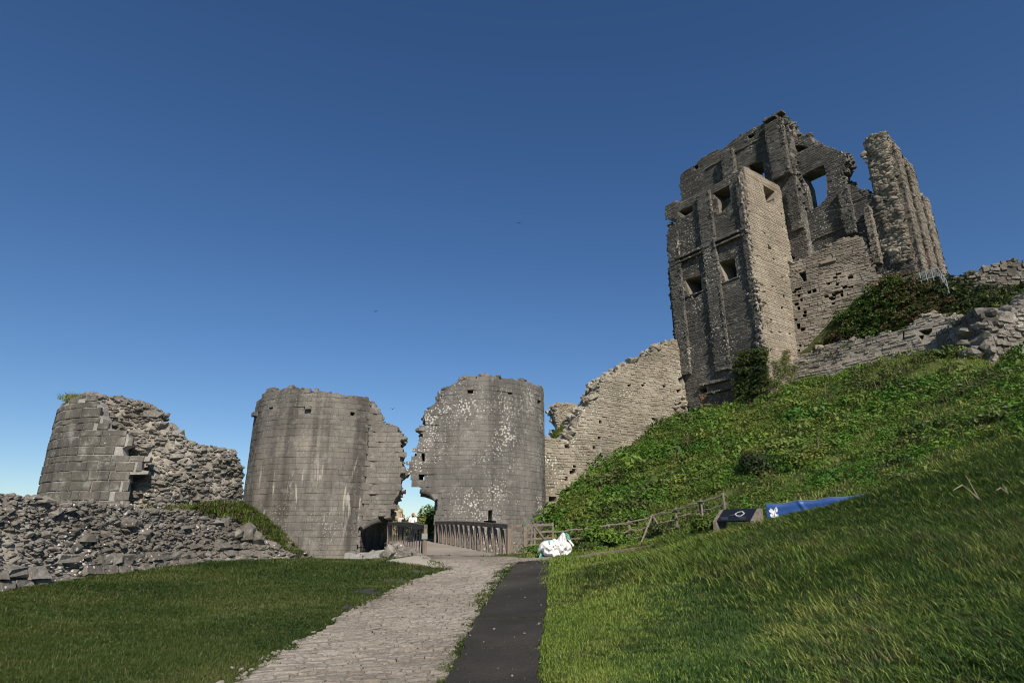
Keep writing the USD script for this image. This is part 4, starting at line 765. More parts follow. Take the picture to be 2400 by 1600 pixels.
for i in range(len(tops_) - 1):
    a, b = tops_[i], tops_[i + 1]
    for dz, rr in ((.04, .034), (.38, .028), (.70, .028)):
        o = np.array([0, -.06, 0]); mb = MB(); pole(mb, a - [.1, 0, dz] + o, b + [.1, 0, -dz] + o, rr, rr * .85, r, .02); obj('rail', mb.out(), M_FENCE, fe)
def foot(px, py, Y): a, b = ray(px, py); return np.array([a * Y, Y, float(H(a * Y, Y)) - .05])
for (i, px, Y) in [(4, 1497, 24.4), (4, 1565, 24.3), (2, 1446, 24.7), (6, 1656, 23.2), (0, 1347, 24.3)]:
    mb = MB(); pole(mb, tops_[i] + [0, -.05, .02] if i else np.array([*at(1332, 1252, 24.9)]), foot(px, 1290, Y), .04, .035, r); obj('brace', mb.out(), M_FENCE, fe)
ga = thing('field_gate', 'grey wooden field gate between the bridge railing and the tall post', 'gate')
gA, gB = np.array([-.02, 23.75]), np.array([1.62, 25.0])
g3 = lambda s, z: np.array([*(gA + (gB - gA) * s), z + 1.15 + .1 * s])
for z, w_ in ((.08, .07), (.34, .08), (.56, .08), (.80, .08), (1.06, .10)):
    mb = MB(); mb.bar(g3(0, z), g3(1, z), .035, w_); obj('bar', mb.out(), M_FENCE, ga)
for s in (.01, .46, .54, .99):
    mb = MB(); mb.bar(g3(s, 0.0), g3(s, 1.14), .05, .09, up=(1, .7, 0)); obj('stile', mb.out(), M_FENCE, ga)
for a, b in ((.02, .46), (.98, .54)):
    mb = MB(); mb.bar(g3(a, .1) - [0, .05, 0], g3(b, 1.04) - [0, .05, 0], .03, .08); obj('brace', mb.out(), M_FENCE, ga)
gp_ = thing('gate_post', 'tall square timber post standing in front of the field gate', 'post')
q = foot(1232, 1300, 24.0); mb = MB(); mb.bar(q + [0, 0, -.3], q + [-.02, 0, 1.38], .15, .15, up=(0, 1, 0)); obj('shaft', mb.out(), M_FENCE, gp_)
mb = MB(); mb.bar(q + [-.045, -.085, 1.16], q + [.03, -.085, 1.16], .012, .12); obj('waymark_disc', mb.out(), flat_mat('waymark', (.03, .16, .10)), gp_)
# information lectern
pn = thing('information_panel', 'low black information panel on two thick oak legs on the grass crest', 'information board')
Wd, Dd = np.array([.707, -.707, 0]), np.array([.707, .707, 0]); pc = at(1730, 1217, 14.5); gz = float(H(pc[0], pc[1])) ; up3 = np.array([0, 0, 1.])
def leg(s):
    o = np.array([pc[0], pc[1], 0]) + Wd * s
    prof = [(-.27, gz - .3), (.24, gz - .3), (.24, pc[2] + .235), (.15, pc[2] + .235), (-.27, pc[2] - .04)]
    m = trimesh.creation.extrude_polygon(Polygon(prof), .085); v = m.vertices; return (o + v[:, :1] * Dd + v[:, 1:2] * up3 + (v[:, 2:3] - .0425) * Wd, m.faces)
for s in (-.45, .45): obj('leg', leg(s), M_FENCE, pn)
nrm_ = nrm(-Dd * .55 + up3 * .83); sl = nrm(np.cross(Wd, nrm_)); sl = sl if sl[2] > 0 else -sl
c0 = pc + up3 * .095 - Dd * .03
def slab(c_, hw, hh, th, off=0):
    m = trimesh.creation.box((2 * hw, 2 * hh, th)); v = m.vertices; return (c_ + v[:, :1] * Wd + v[:, 1:2] * sl + (v[:, 2:3] + off) * nrm_, m.faces)
pl_ = obj('panel', slab(c0, .41, .25, .03), flat_mat('panel_black', (.012, .013, .018), .35), pn)
mpr = flat_mat('panel_print', (.45, .46, .48)); mdim = flat_mat('panel_dim', (.06, .07, .09))
def ringm(pts, wdt, off=.0172):
    g = LineString([pts[i % len(pts)] for i in range(len(pts) + 1)]).buffer(wdt); m = trimesh.creation.extrude_polygon(g, .002); v = m.vertices; return (c0 + v[:, :1] * Wd + v[:, 1:2] * sl + (v[:, 2:3] + off) * nrm_, m.faces)
obj('castle_plan', ringm([(-.05, .03), (.0, .11), (.09, .13), (.17, .04), (.12, -.06), (.02, -.05)], .012), mpr, pl_)
obj('castle_plan_detail', ringm([(-.16, -.03), (-.08, .01), (-.06, -.04)], .006), mdim, pl_)
for j in range(4):
    for i in range(2): obj('text_line', slab(c0 + Wd * (-.28 + .02 * j + i * .42) + sl * (-.10 - .03 * j), .10 - .01 * j, .006, .002, .0172), mdim, pl_)
# blue banner
bn = thing('blue_banner', 'long blue banner with a white emblem stretched behind the grass crest', 'banner')
BA, BB_ = at(1795, 1181, 16.4), at(2026, 1157, 15.4); nb = 60; mh = 16; Lb = np.linalg.norm(BB_ - BA); bd = (BB_ - BA) / Lb; bnn = np.array([bd[1], -bd[0], 0]); HB = .82
def banner_pt(s, t, off=0.):
    s = np.asarray(s, float); t = np.asarray(t, float)
    sag = .03 * np.sin(s / Lb * np.pi * 3) ** 2 * (1 - t); fold = .035 * np.exp(-((s - .78 - t * .45) / .045) ** 2) + .012 * np.sin(s * 9 + t * 5) + .02 * np.sin(s * 3.3) * t + .03 * np.exp(-((t - .1) / .07) ** 2)
    return BA + s[..., None] * bd + (-(t * HB + sag))[..., None] * up3 + (fold + off)[..., None] * bnn
SS, TT = np.meshgrid(np.linspace(0, Lb, nb), np.linspace(0, 1, mh), indexing='ij'); q = (np.arange(nb - 1)[:, None] * mh + np.arange(mh - 1)[None]).ravel()
fr_, bk_ = banner_pt(SS, TT, .003).reshape(-1, 3), banner_pt(SS, TT, -.003).reshape(-1, 3); ff = np.stack([q, q + mh, q + mh + 1, q + 1], 1)
mb = MB(); mb.add(fr_, ff); mb.add(bk_, ff[:, ::-1]); sh = obj('sheet', mb.out(), plain_mat('banner_blue', (.022, .062, .215), (.032, .085, .27), scale=3, rough=.45, bump=.05), bn, smooth=True)
mb = MB(); mb.tube(banner_pt(np.linspace(0, Lb, 30), np.zeros(30), 0.), .014, 6); obj('top_hem', mb.out(), flat_mat('hem', (.10, .13, .2)), bn)
white = flat_mat('banner_white', (.8, .8, .8), .5)
def decal(name, geom, parent, off=.010, mat=white, to=banner_pt):
    parts_ = [trimesh.creation.extrude_polygon(g, .003) for g in getattr(geom, 'geoms', [geom])]; m = trimesh.util.concatenate(parts_)
    for _ in range(1): m = m.subdivide()
    v = m.vertices; obj(name, (to(v[:, 0], v[:, 1], off + v[:, 2]), m.faces), mat, parent)
def ell(cx, cy, a, b, ang):
    return shapely.affinity.translate(shapely.affinity.rotate(shapely.affinity.scale(Point(0, 0).buffer(1, 12), a, b), ang), cx, cy)

leafs = shapely.union_all([ell(.135, .19, .035, .085, -28), ell(.215, .165, .032, .09, 24), ell(.10, .20, .028, .06, -45), ell(.245, .16, .026, .05, 10), ell(.13, .315, .045, .04, 0), ell(.23, .31, .05, .045, 0), ell(.18, .335, .06, .04, 0), ell(.18, .27, .045, .05, 0), ell(.10, .29, .03, .035, 0), ell(.175, .385, .02, .03, 0)])
vein = shapely.union_all([LineString([(.17, .33), (.195, .23), (.225, .13)]).buffer(.006), ell(.165, .305, .018, .012, 20)])
g = leafs.difference(vein); decal('emblem', shapely.affinity.scale(g, 1, 1 / HB * .98, origin=(0, 0)), sh)
def lettering(txt, hgt, x, t):
    m = meshkit.text_mesh(txt, hgt, .003, True); v = m.vertices; return (banner_pt(x + v[:, 0], t - v[:, 1] / HB, .010 + v[:, 2]), m.faces)
obj('lettering', lettering('National', .062, .075, .60), white, sh); obj('lettering', lettering('Trust', .062, .075, .70), white, sh)
for s in (0.02, Lb * .5, Lb - .02):
    b = banner_pt(np.array([s]), np.array([0.]))[0]; mb = MB(); pole(mb, (b[0] + .01, b[1] + .05, float(H(b[0], b[1])) - .3), (b[0] + .01, b[1] + .05, b[2] + .015), .022, .02, r, .002); obj('stake', mb.out(), M_FENCE, bn)

# ------------------------------------------------------------------ white bulk bag
bag = thing('bulk_bag', 'crumpled white builder\'s bulk bag with green loops lying at the path end', 'sack')
S_ = .00082; bo = foot(1300, 1305, 21.6); bx = lambda p: ((p[0] - 1020) * S_, (1330 - p[1]) * S_)
OUT = [(305, 1060), (340, 930), (400, 770), (470, 680), (560, 620), (700, 585), (850, 565), (930, 570), (980, 520), (1040, 510), (1120, 560), (1200, 470), (1290, 350), (1360, 275), (1405, 262), (1450, 300), (1490, 400), (1520, 520), (1535, 620), (1620, 670), (1690, 740), (1730, 830), (1752, 960), (1690, 1060), (1620, 1110), (1590, 1200), (1500, 1295), (1350, 1315), (1180, 1322), (1020, 1330), (860, 1300), (700, 1240), (600, 1215), (560, 1180), (500, 1090), (470, 1010), (420, 1060), (360, 1090)]
po = Polygon([bx(p) for p in OUT]).buffer(0)
gxx, gzz = np.meshgrid(np.arange(-.62, .64, .018), np.arange(-.02, .9, .018)); pts = np.stack([gxx.ravel(), gzz.ravel()], 1) + r.normal(0, .003, (gxx.size, 2)); pts = pts[shapely.contains_xy(po.buffer(-.008), pts[:, 0], pts[:, 1])]
bp = np.array([[*po.exterior.interpolate(d).coords[0]] for d in np.arange(0, po.length, .02)]); allp = np.vstack([bp, pts])
from scipy.spatial import Delaunay
tri = Delaunay(allp).simplices; cen = allp[tri].mean(1); tri = tri[shapely.contains_xy(po, cen[:, 0], cen[:, 1])]
dd = shapely.distance(shapely.points(allp), po.exterior)
rid = lambda p, s, sd: 1 - np.abs(meshkit.fbm(np.stack([p[:, 0] * s, p[:, 1] * s * .8, p[:, 0] * 0 + sd], 1), 3) * 2 - 1)
def depth(p, d): return .36 * np.sqrt(np.clip(d / .27, 0, 1)) + np.clip(d / .06, 0, 1) * ((rid(p, 4.2, 1.) - .7) * .30 + (rid(p, 9., 5.) - .7) * .09 - .14 * np.clip(p[:, 1] - .45, 0, 1))
fd = depth(allp, dd)
front = np.stack([allp[:, 0], -fd, allp[:, 1]], 1); bck = np.stack([allp[:, 0], fd * .9, allp[:, 1]], 1)
ncc = np.cross(allp[tri[:, 1]] - allp[tri[:, 0]], allp[tri[:, 2]] - allp[tri[:, 0]]); tri[ncc < 0] = tri[ncc < 0][:, ::-1]
mb = MB(); mb.add(front + bo, tri); mb.add(bck + bo, tri[:, ::-1])
M_BAG = plain_mat('woven_white', (.62, .61, .58), (.78, .77, .74), scale=4, rough=.6, bump=.25)
fab = obj('fabric', mb.out(), M_BAG, bag, smooth=50)
from scipy.interpolate import LinearNDInterpolator
fdi = LinearNDInterpolator(allp, fd, fill_value=0.)
M_GREEN = flat_mat('green_webbing', (.10, .42, .33), .6)
for pts_ in ([(850, 570, .06), (820, 640, .03), (790, 740, .02), (770, 640, .04), (800, 575, .06)], [(450, 1090, .1), (400, 1200, .14), (350, 1320, .16), (390, 1360, .16), (440, 1240, .15), (460, 1110, .1)], [(1480, 330, -.05), (1560, 420, -.06), (1680, 540, -.06), (1640, 450, -.07), (1560, 330, -.06), (1500, 300, -.05)]):
    p3 = []
    for a, b, o in pts_:
        x, z = bx((a, b)); p3.append((bo[0] + x, bo[1] - float(fdi(x, z)) - o, bo[2] + max(z, .03)))
    mb = MB(); mb.tube(p3, .017, 6); obj('lifting_loop', mb.out(), M_GREEN, bag, smooth=True)
mb = MB(); x, z = bx((1560, 560)); pole(mb, bo + [x, .1, z + .1], bo + [x + .2, .12, z - .2], .035, .03, r); obj('lifting_loop', mb.out(), M_BAG, bag)
inn = Polygon([bx(p) for p in [(480, 1010), (690, 1080), (660, 1200), (900, 1250), (1000, 1330), (620, 1330), (540, 1330)]]).buffer(0); m = trimesh.creation.extrude_polygon(inn, .2); v = m.vertices
obj('opening', (bo + np.stack([v[:, 0], v[:, 2] - .12, v[:, 1]], 1), m.faces), flat_mat('bag_hollow_shade', (.10, .085, .075), .9), bag)  # dark slab stands in for shade in the hollow and underneath
m = meshkit.text_mesh('10388', .058, .003, True); v = m.vertices.copy(); a = math.radians(20); x0_, z0_ = bx((985, 1290)); xx = x0_ + v[:, 0] * .62 * math.cos(a) - v[:, 1] * math.sin(a); zz2 = z0_ + .012 + v[:, 0] * .62 * math.sin(a) + v[:, 1] * math.cos(a)
obj('lettering', (bo + np.stack([xx, -fdi(xx, zz2) - .006 - v[:, 2], zz2], 1), m.faces), M_BLACK, fab)

# ------------------------------------------------------------------ people on the bridge
def person(label, P, h, yaw, skin, shirt, legs, hair, cap=None):
    t = thing('person', label, 'person', None, None, P, yaw); k = h / 1.75
    J = dict(hd=(0, -.02, 1.63, .092), hd2=(0, -.035, 1.56, .075), nk=(0, 0, 1.47, .055), ch=(0, 0, 1.32, .135), chl=(.11, 0, 1.36, .085), chr=(-.11, 0, 1.36, .085), wa=(0, 0, 1.08, .125), hpl=(.09, 0, .93, .105), hpr=(-.09, 0, .93, .105))
    for s, n in ((1, 'l'), (-1, 'r')):
        J.update({'sh' + n: (.185 * s, 0, 1.39, .058), 'el' + n: (.235 * s, .02, 1.12, .042), 'wr' + n: (.245 * s, -.06, .88, .03), 'ha' + n: (.245 * s, -.08, .80, .034), 'kn' + n: (.10 * s, -.01 + .05 * s, .50, .06), 'an' + n: (.11 * s, .02 + .06 * s, .09, .042), 'to' + n: (.12 * s, -.13 + .06 * s, .04, .04)})
    def ball(q, e=0): x, y, z, rr = J[q]; return Manifold.sphere((rr + e) * k, 18).translate((x * k, y * k, z * k))
    def hull(*q, e=0): return Manifold.batch_hull([ball(a_, e) for a_ in q])
    def fin(m, n=8, l=.03): m = m.refine_to_length(l * k); v, f, _ = meshkit.arrays(m); tm = trimesh.Trimesh(v, f, process=True); trimesh.smoothing.filter_taubin(tm, iterations=n); return tm
    body = hull('hd', 'hd2') + hull('hd2', 'nk') + hull('nk', 'ch') + hull('ch', 'chl', 'chr', 'wa') + hull('wa', 'hpl', 'hpr')
    nose = Manifold.sphere(.017 * k, 10).translate((0, -.118 * k, 1.595 * k)); body = body + nose
    for s, n in ((1, 'l'), (-1, 'r')):
        body = body + hull('ch' + n, 'sh' + n) + hull('sh' + n, 'el' + n) + hull('el' + n, 'wr' + n) + hull('wr' + n, 'ha' + n) + hull('hp' + n, 'kn' + n) + hull('kn' + n, 'an' + n) + hull('an' + n, 'to' + n)
        body = body + Manifold.sphere(.024 * k, 10).scale((.5, .8, 1.2)).translate((.092 * s * k, -.01 * k, 1.605 * k))
        for f_ in range(4):
            x = .245 * s + (f_ - 1.5) * .017; body = body + Manifold.batch_hull([Manifold.sphere(.009 * k, 8).translate((x * k, -.09 * k, .78 * k)), Manifold.sphere(.008 * k, 8).translate((x * k, (-.098 + .004 * f_) * k, (.715 + .006 * abs(f_ - 1.5)) * k))])
        body = body + Manifold.batch_hull([Manifold.sphere(.010 * k, 8).translate(((.245 - .02 * s) * s * s * s * k if s > 0 else -.225 * k, -.10 * k, .80 * k)), Manifold.sphere(.009 * k, 8).translate((.215 * s * k, -.125 * k, .755 * k))])
    obj('body', fin(body, 4, .02), skin, t, smooth=True)
    sm = hull('ch', 'chl', 'chr', 'wa', e=.02) + hull('wa', 'hpl', 'hpr', e=.022)
    for n in 'lr':
        x, y, z, rr = J['sh' + n]; x2, y2, z2, r2 = J['el' + n]; J['sl' + n] = (x + (x2 - x) * .6, y + (y2 - y) * .6, z + (z2 - z) * .6, .05); sm = sm + hull('ch' + n, 'sh' + n, e=.018) + hull('sh' + n, 'sl' + n, e=.022)
    obj('shirt', fin(sm.trim_by_plane((0, 0, 1), .86 * k).trim_by_plane((0, 0, -1), -1.47 * k), 6), shirt, t, smooth=40)
    lm = hull('wa', 'hpl', 'hpr', e=.010).trim_by_plane((0, 0, -1), -1.0 * k)
    for n in 'lr': lm = lm + hull('hp' + n, 'kn' + n, e=.016) + hull('kn' + n, 'an' + n, e=.022)
    obj('trousers', fin(lm, 5), legs, t, smooth=40)
    for n in 'lr': obj('shoe', fin(hull('an' + n, 'to' + n, e=.014).trim_by_plane((0, 0, 1), .0), 3), M_BLACK, t, smooth=40)
    hm = Manifold.sphere(.104 * k, 24).translate((0, 0, 1.645 * k)).trim_by_plane(nrm((0, .75, .66)), (1.63 * .66 + .012) * k); obj('hair', fin(hm, 3, .02), hair, t, smooth=True)
    if cap:
        cm_ = Manifold.sphere(.108 * k, 24).translate((0, -.01 * k, 1.645 * k)).trim_by_plane((0, 0, 1), 1.655 * k) + Manifold.cylinder(.014 * k, .075 * k, .07 * k, 20).translate((0, -.10 * k, 1.652 * k)); obj('cap', fin(cm_, 2, .03), cap, t, smooth=40)
        bm = Manifold.sphere(.08 * k, 20).scale((1, .9, .9)).translate((0, -.048 * k, 1.545 * k)).trim_by_plane((0, 0, -1), -1.575 * k).trim_by_plane((0, -1, 0), .03 * k); obj('beard', fin(bm, 2, .02), hair, t, smooth=True)
    for s in (1, -1): obj('eye', (trimesh.creation.icosphere(1, .011 * k).vertices + np.array([.033 * s, -.108, 1.632]) * k, trimesh.creation.icosphere(1).faces), M_BLACK, t)
SK = flat_mat('skin', (.50, .32, .23)); SK2 = flat_mat('skin_pale', (.58, .42, .33)); WH = flat_mat('white_cotton', (.78, .76, .74), .85); DK = flat_mat('dark_cloth', (.03, .032, .04), .9); HR_ = flat_mat('dark_hair', (.016, .012, .01), .6); CP_ = flat_mat('tan_cap', (.36, .20, .13), .8); LB = flat_mat('light_shirt', (.5, .47, .44), .85)
X1 = at(968.5, 1201, 36.0); zf = float(zd(36.0)); person('bearded person in a white T-shirt and tan cap standing behind the bridge railing', (X1[0], 36.0, zf), X1[2] - zf, 0, SK, WH, DK, HR_, CP_)
X2 = at(942, 1202.5, 39.5); zf2 = float(zd(39.5)); person('dark-haired person half hidden beside the yellow ruin in the gateway', (X2[0], 39.5, zf2), X2[2] - zf2, 25, SK2, LB, DK, HR_)
bgp = at(975, 1229, 35.6); bpk = thing('backpack', 'black backpack held low in front of the person in white', 'bag')
m = Manifold.batch_hull([Manifold.sphere(.10, 14).translate(q) for q in ((-.12, 0, -.12), (.14, 0, -.12), (-.08, 0, .1), (.1, 0, .12))]); v, f, _ = meshkit.arrays(m); obj('pack', (v + bgp + [0, -.02, -.06], f), DK, bpk, smooth=True)
mb = MB(); mb.tube([bgp + q for q in ([-.05, -.05, .08], [-.09, -.06, .2], [-.12, 0, .26], [-.14, .05, .2])], .015, 6); obj('strap', mb.out(), DK, bpk)

# ------------------------------------------------------------------ metal railing by the keep, birds
mr = thing('metal_railing', 'thin grey metal railing on the terrace below the tall pinnacle', 'railing')
M_STEEL = plain_mat('galvanised', (.20, .21, .22), (.32, .33, .34), scale=9, rough=.5, bump=.05)
RA, RB, RC = at(2074, 664, 39.0), at(2197, 628, 37.2), at(2217, 656, 36.4)
for A_, B_, n in ((RA, RB, 9), (RB, RC, 3)):
    for dz in (0, .55): mb = MB(); mb.tube([A_ - [0, 0, dz], B_ - [0, 0, dz]], .028, 6); obj('rail', mb.out(), M_STEEL, mr)
    for i in range(n + 1): p = A_ + (B_ - A_) * i / n; mb = MB(); mb.tube([p + [0, 0, .03], p - [0, 0, 1.5]], .03, 6); obj('post', mb.out(), M_STEEL, mr)
    for i in range(n * 5):
        p = A_ + (B_ - A_) * (i + .5) / (n * 5)
        if i % 5 and n > 3 and .3 < i / (n * 5): mb = MB(); mb.tube([p, p - [0, 0, .55]], .012, 5); obj('bar', mb.out(), M_STEEL, mr)
for px, py, Y, lab in [(880, 730, 60, 'tiny dark bird in the sky above the left gate tower'), (1216, 523, 70, 'tiny dark bird high in the blue sky near the middle'), (920, 958, 55, 'tiny dark bird just above the gap between the gate towers')]:
    p = at(px, py, Y); b_ = thing('bird', lab, 'bird', None, None, p)
    bm = trimesh.creation.icosphere(2); bm.vertices *= [.035, .12, .035]; obj('body', bm, M_BLACK, b_, smooth=True)
    for s in (1, -1):
        wv = np.array([(0, -.03, .01), (0, .05, .01), (.14 * s, -.02, .07), (.14 * s, .06, .07), (.30 * s, .05, .03), (0, -.03, 0), (0, .05, 0), (.14 * s, -.02, .06), (.14 * s, .06, .06), (.30 * s, .05, .022)]); wf = [(0, 1, 3), (0, 3, 2), (2, 3, 4), (5, 8, 6), (5, 7, 8), (7, 9, 8)]; obj('wing', (wv, wf), M_BLACK, b_)
# ------------------------------------------------------------------ vegetation
r = np.random.default_rng(31)
L_GRASS = leaf_mat('grass_short', (.065, .115, .022), (.10, .155, .028), (.17, .20, .05), trans=.35, scale=.5)
L_LONG = leaf_mat('grass_long', (.17, .27, .038), (.24, .34, .05), (.36, .39, .09), trans=.15, scale=.45)
L_DEEP = leaf_mat('grass_deep', (.055, .125, .027), (.085, .17, .034), (.135, .215, .05), trans=.25, scale=.5)  # lusher green that also carries the shading of the right-hand slope
L_DRY = leaf_mat('grass_dry', (.16, .13, .06), (.22, .18, .09), (.3, .25, .13), trans=.25)
L_HILL = leaf_mat('hill_leaf', (.085, .225, .025), (.135, .28, .03), (.22, .34, .048), trans=.2, scale=.35)
L_HILLY = leaf_mat('hill_leaf_yellow', (.13, .22, .032), (.19, .27, .042), (.28, .31, .065), trans=.2, scale=.5)
L_IVY = leaf_mat('ivy_dark', (.022, .042, .013), (.036, .066, .018), (.055, .09, .025), trans=.15, scale=.9)
L_IVYG = leaf_mat('creeper_green', (.075, .115, .028), (.12, .165, .038), (.17, .20, .058), trans=.25, scale=.9)
L_RUST = leaf_mat('creeper_rust', (.13, .075, .036), (.19, .12, .06), (.22, .17, .08), trans=.2, scale=1.2)
L_PALE = leaf_mat('pale_weed', (.13, .19, .05), (.2, .25, .085), (.32, .34, .17), trans=.3, scale=1.2)
M_TWIG = flat_mat('twig', (.07, .055, .04), .9); M_DEAD = flat_mat('dead_stem', (.23, .2, .145), .9)
def blade_clump(n, h, spread, lean, seed, w=.006):
    q = np.random.default_rng(seed); V, F = [], []
    for i in range(n):
        a = q.uniform(0, 2 * np.pi); rr = spread * math.sqrt(q.random()); b = np.array([rr * math.cos(q.uniform(0, 6.3)), rr * math.sin(q.uniform(0, 6.3)), -.01]); hh = h * q.uniform(.5, 1.25); ww = w * q.uniform(.7, 1.4)
        d = np.array([math.cos(a), math.sin(a), 0]); sd = np.array([-d[1], d[0], 0]); le = q.uniform(.3, 1.1); ln = np.array([lean[0], lean[1], 0]) * hh
        p1 = b + [0, 0, hh * .55] + d * hh * le * .25 + ln * .35; p2 = b + [0, 0, hh * (1 - .35 * le)] + d * hh * le * .75 + ln
        k = len(V); V += [b - sd * ww, b + sd * ww, p1 - sd * ww * .8, p1 + sd * ww * .8, p2]; F += [(k, k + 1, k + 3), (k, k + 3, k + 2), (k + 2, k + 3, k + 4)]
    return np.array(V), np.array(F)
def leaf_clump(n, R, hgt, size, seed, up=.5):
    q = np.random.default_rng(seed); a = q.uniform(0, 2 * np.pi, n); ph = np.arccos(q.uniform(-.15, 1, n)); rr = q.uniform(.55, 1.0, n) ** .6
    bump_ = .75 + .5 * meshkit.noise(np.stack([np.cos(a) * 1.7, np.sin(a) * 1.7, np.cos(ph) * 2 + seed], 1)); d = np.stack([np.sin(ph) * np.cos(a), np.sin(ph) * np.sin(a), np.cos(ph)], 1)
    c_ = d * rr[:, None] * bump_[:, None] * [R, R, hgt]; nn = d * .6 + q.normal(0, .55, (n, 3)) + [0, 0, up]; nn /= np.linalg.norm(nn, axis=1, keepdims=True)
    t = np.cross(nn, q.normal(0, 1, (n, 3))); t /= np.linalg.norm(t, axis=1, keepdims=True); b = np.cross(nn, t); s = (size * q.lognormal(0, .3, n))[:, None]
    V = np.stack([c_ - t * s, c_ + b * s * .55 + nn * s * .15, c_ + t * s, c_ - b * s * .55 + nn * s * .15], 1); k = (np.arange(n) * 4)[:, None]
    return V.reshape(-1, 3), np.vstack([k + [0, 1, 2], k + [0, 2, 3]])
def instancer(name, protos, P, idx, scale, yaw, tilt=None, label=None, cat=None, parent=None):
    pi = UsdGeom.PointInstancer.Define(stage, path_of(name, parent)); base = str(pi.GetPath())
    tg = []
    for i, (g, m) in enumerate(protos):
        usdkit.mesh(stage, f'{base}/protos/plant_{i}', g, m); tg.append(Sdf.Path(f'{base}/protos/plant_{i}'))
    pi.CreatePrototypesRel().SetTargets(tg); n = len(P)
    pi.CreateProtoIndicesAttr(Vt.IntArray.FromNumpy(np.asarray(idx, np.int32))); pi.CreatePositionsAttr(Vt.Vec3fArray.FromNumpy(np.asarray(P, np.float32)))
    pi.CreateScalesAttr(Vt.Vec3fArray.FromNumpy(np.asarray(scale, np.float32) if np.ndim(scale) == 2 else np.repeat(np.asarray(scale, np.float32)[:, None], 3, 1)))
    qz = np.stack([np.cos(yaw / 2), 0 * yaw, 0 * yaw, np.sin(yaw / 2)], 1)
    if tilt is not None:
        ta, tdir = tilt; q2 = np.stack([np.cos(ta / 2), np.sin(ta / 2) * np.cos(tdir), np.sin(ta / 2) * np.sin(tdir), 0 * ta], 1)
        a, b = q2, qz; qz = np.stack([a[:, 0]*b[:, 0]-a[:, 1]*b[:, 1]-a[:, 2]*b[:, 2]-a[:, 3]*b[:, 3], a[:, 0]*b[:, 1]+a[:, 1]*b[:, 0]+a[:, 2]*b[:, 3]-a[:, 3]*b[:, 2], a[:, 0]*b[:, 2]-a[:, 1]*b[:, 3]+a[:, 2]*b[:, 0]+a[:, 3]*b[:, 1], a[:, 0]*b[:, 3]+a[:, 1]*b[:, 2]-a[:, 2]*b[:, 1]+a[:, 3]*b[:, 0]], 1)
    pi.CreateOrientationsAttr(Vt.QuathArray([Gf.Quath(float(w_), float(x), float(y), float(z_)) for w_, x, y, z_ in qz]))
    return tag(pi.GetPrim(), label, cat, None, 'stuff')
HARD = shapely.union_all([PATHP.buffer(-.07), APRON.buffer(-.05)] + [m_.buffer(-.065) for m_ in MATS] + [s_.buffer(-.05) for s_ in SOILS] + [TRACK.buffer(-.08), Polygon(np.vstack([np.stack([XL, YD], 1), np.stack([XR, YD], 1)[::-1]]))])
shapely.prepare(HARD)
def in_view(x, y, z, m=1.12):
    c_ = y * CP + (z - CAMH) * SP; return (c_ > .5) & (np.abs(x) < c_ * .845 * m + .3)
def scatter(n, x0, x1, y0, y1, q): x = q.uniform(x0, x1, n); y = q.uniform(y0, y1, n); return x, y, H(x, y)
wallx = lambda y: np.interp(y, PW_[:, 1], PW_[:, 0])
# how much a spot belongs to the long grass of the bank, and to the leafy hillside
def long_w(x, y, z): return np.clip((x - (.75 + .10 * (y - 6))) / 1.6, 0, 1) * np.clip((z - (.35 + .045 * y)) / .5, 0, 1)
def leafy_w(x, y, z): return np.clip((y - np.interp(x, [1, 6, 8, 10, 14], [23.0, 22.8, 17.6, 13.4, 11.0])) / 3.4, 0, 1) ** 1.3 * (x > 1.2 + .12 * np.clip(y - 25, 0, 9))
bands = [(3.2, 7.0, 480), (7.0, 10.5, 320), (10.5, 15, 150), (15, 21, 60), (21, 27, 24)]
GP = []
for y0, y1, den in bands:
    X0, X1_ = -y1 * .95 - .5, y1 * .95 + .5; n = int((X1_ - X0) * (y1 - y0) * den); x, y, z = scatter(n, X0, X1_, y0, y1, r)
    ok = in_view(x, y, z) & (x > wallx(y) + .05) & ~shapely.contains_xy(HARD, x, y); pth = meshkit.fbm(np.stack([x * .8, y * .8, x * 0], 1), 3)
    ok &= r.random(n) < np.clip(.5 + 1.6 * (pth - .25), .45, 1); ok &= ~((y > 22.5) & (x < -.5)); GP.append(np.stack([x, y, z], 1)[ok])
GP = np.vstack(GP); lw = long_w(*GP.T); lf = leafy_w(*GP.T); dist = GP[:, 1]
keepg = r.random(len(GP)) > lf * .8; GP, lw, dist = GP[keepg], lw[keepg], dist[keepg]
isl = r.random(len(GP)) < lw
tuft = meshkit.fbm(np.stack([GP[:, 0] * .7, GP[:, 1] * .7, GP[:, 0] * 0 + 3], 1), 3)
wide = np.clip(dist / 8, 1, 2.4)
sP = [(blade_clump(26, .062, .10, (0, 0), 40 + i, .0038), L_GRASS) for i in range(4)] + [(blade_clump(10, .07, .10, (0, 0), 50, .0035), L_DRY)] + [(blade_clump(26, .062, .10, (0, 0), 52 + i, .0042), L_LONG) for i in range(2)] + [(blade_clump(26, .066, .10, (0, 0), 55, .0042), L_DEEP)]
A = GP[~isl]; ta = tuft[~isl]; idx = np.where(r.random(len(A)) < .07, 4, r.integers(0, 4, len(A))); idx = np.where((A[:, 0] > .3) & (r.random(len(A)) < np.clip(meshkit.fbm(A * [.5, .5, 0], 3) * 2.4 - .45, .15, .9)), 5 + r.integers(0, 2, len(A)), idx); idx = np.where((A[:, 0] > .3) & (r.random(len(A)) < np.clip((A[:, 0] - .55 - .22 * (A[:, 1] - 5)) / 1.6, 0, .9)), 7, idx)  # right lawn recoloured: brighter green as stronger light, deep green as shade
sc_ = np.stack([wide[~isl]] * 2 + [(.45 + 1.1 * ta) * r.uniform(.75, 1.25, len(A)) * np.clip(wide[~isl] * .75, 1, 2)], 1)
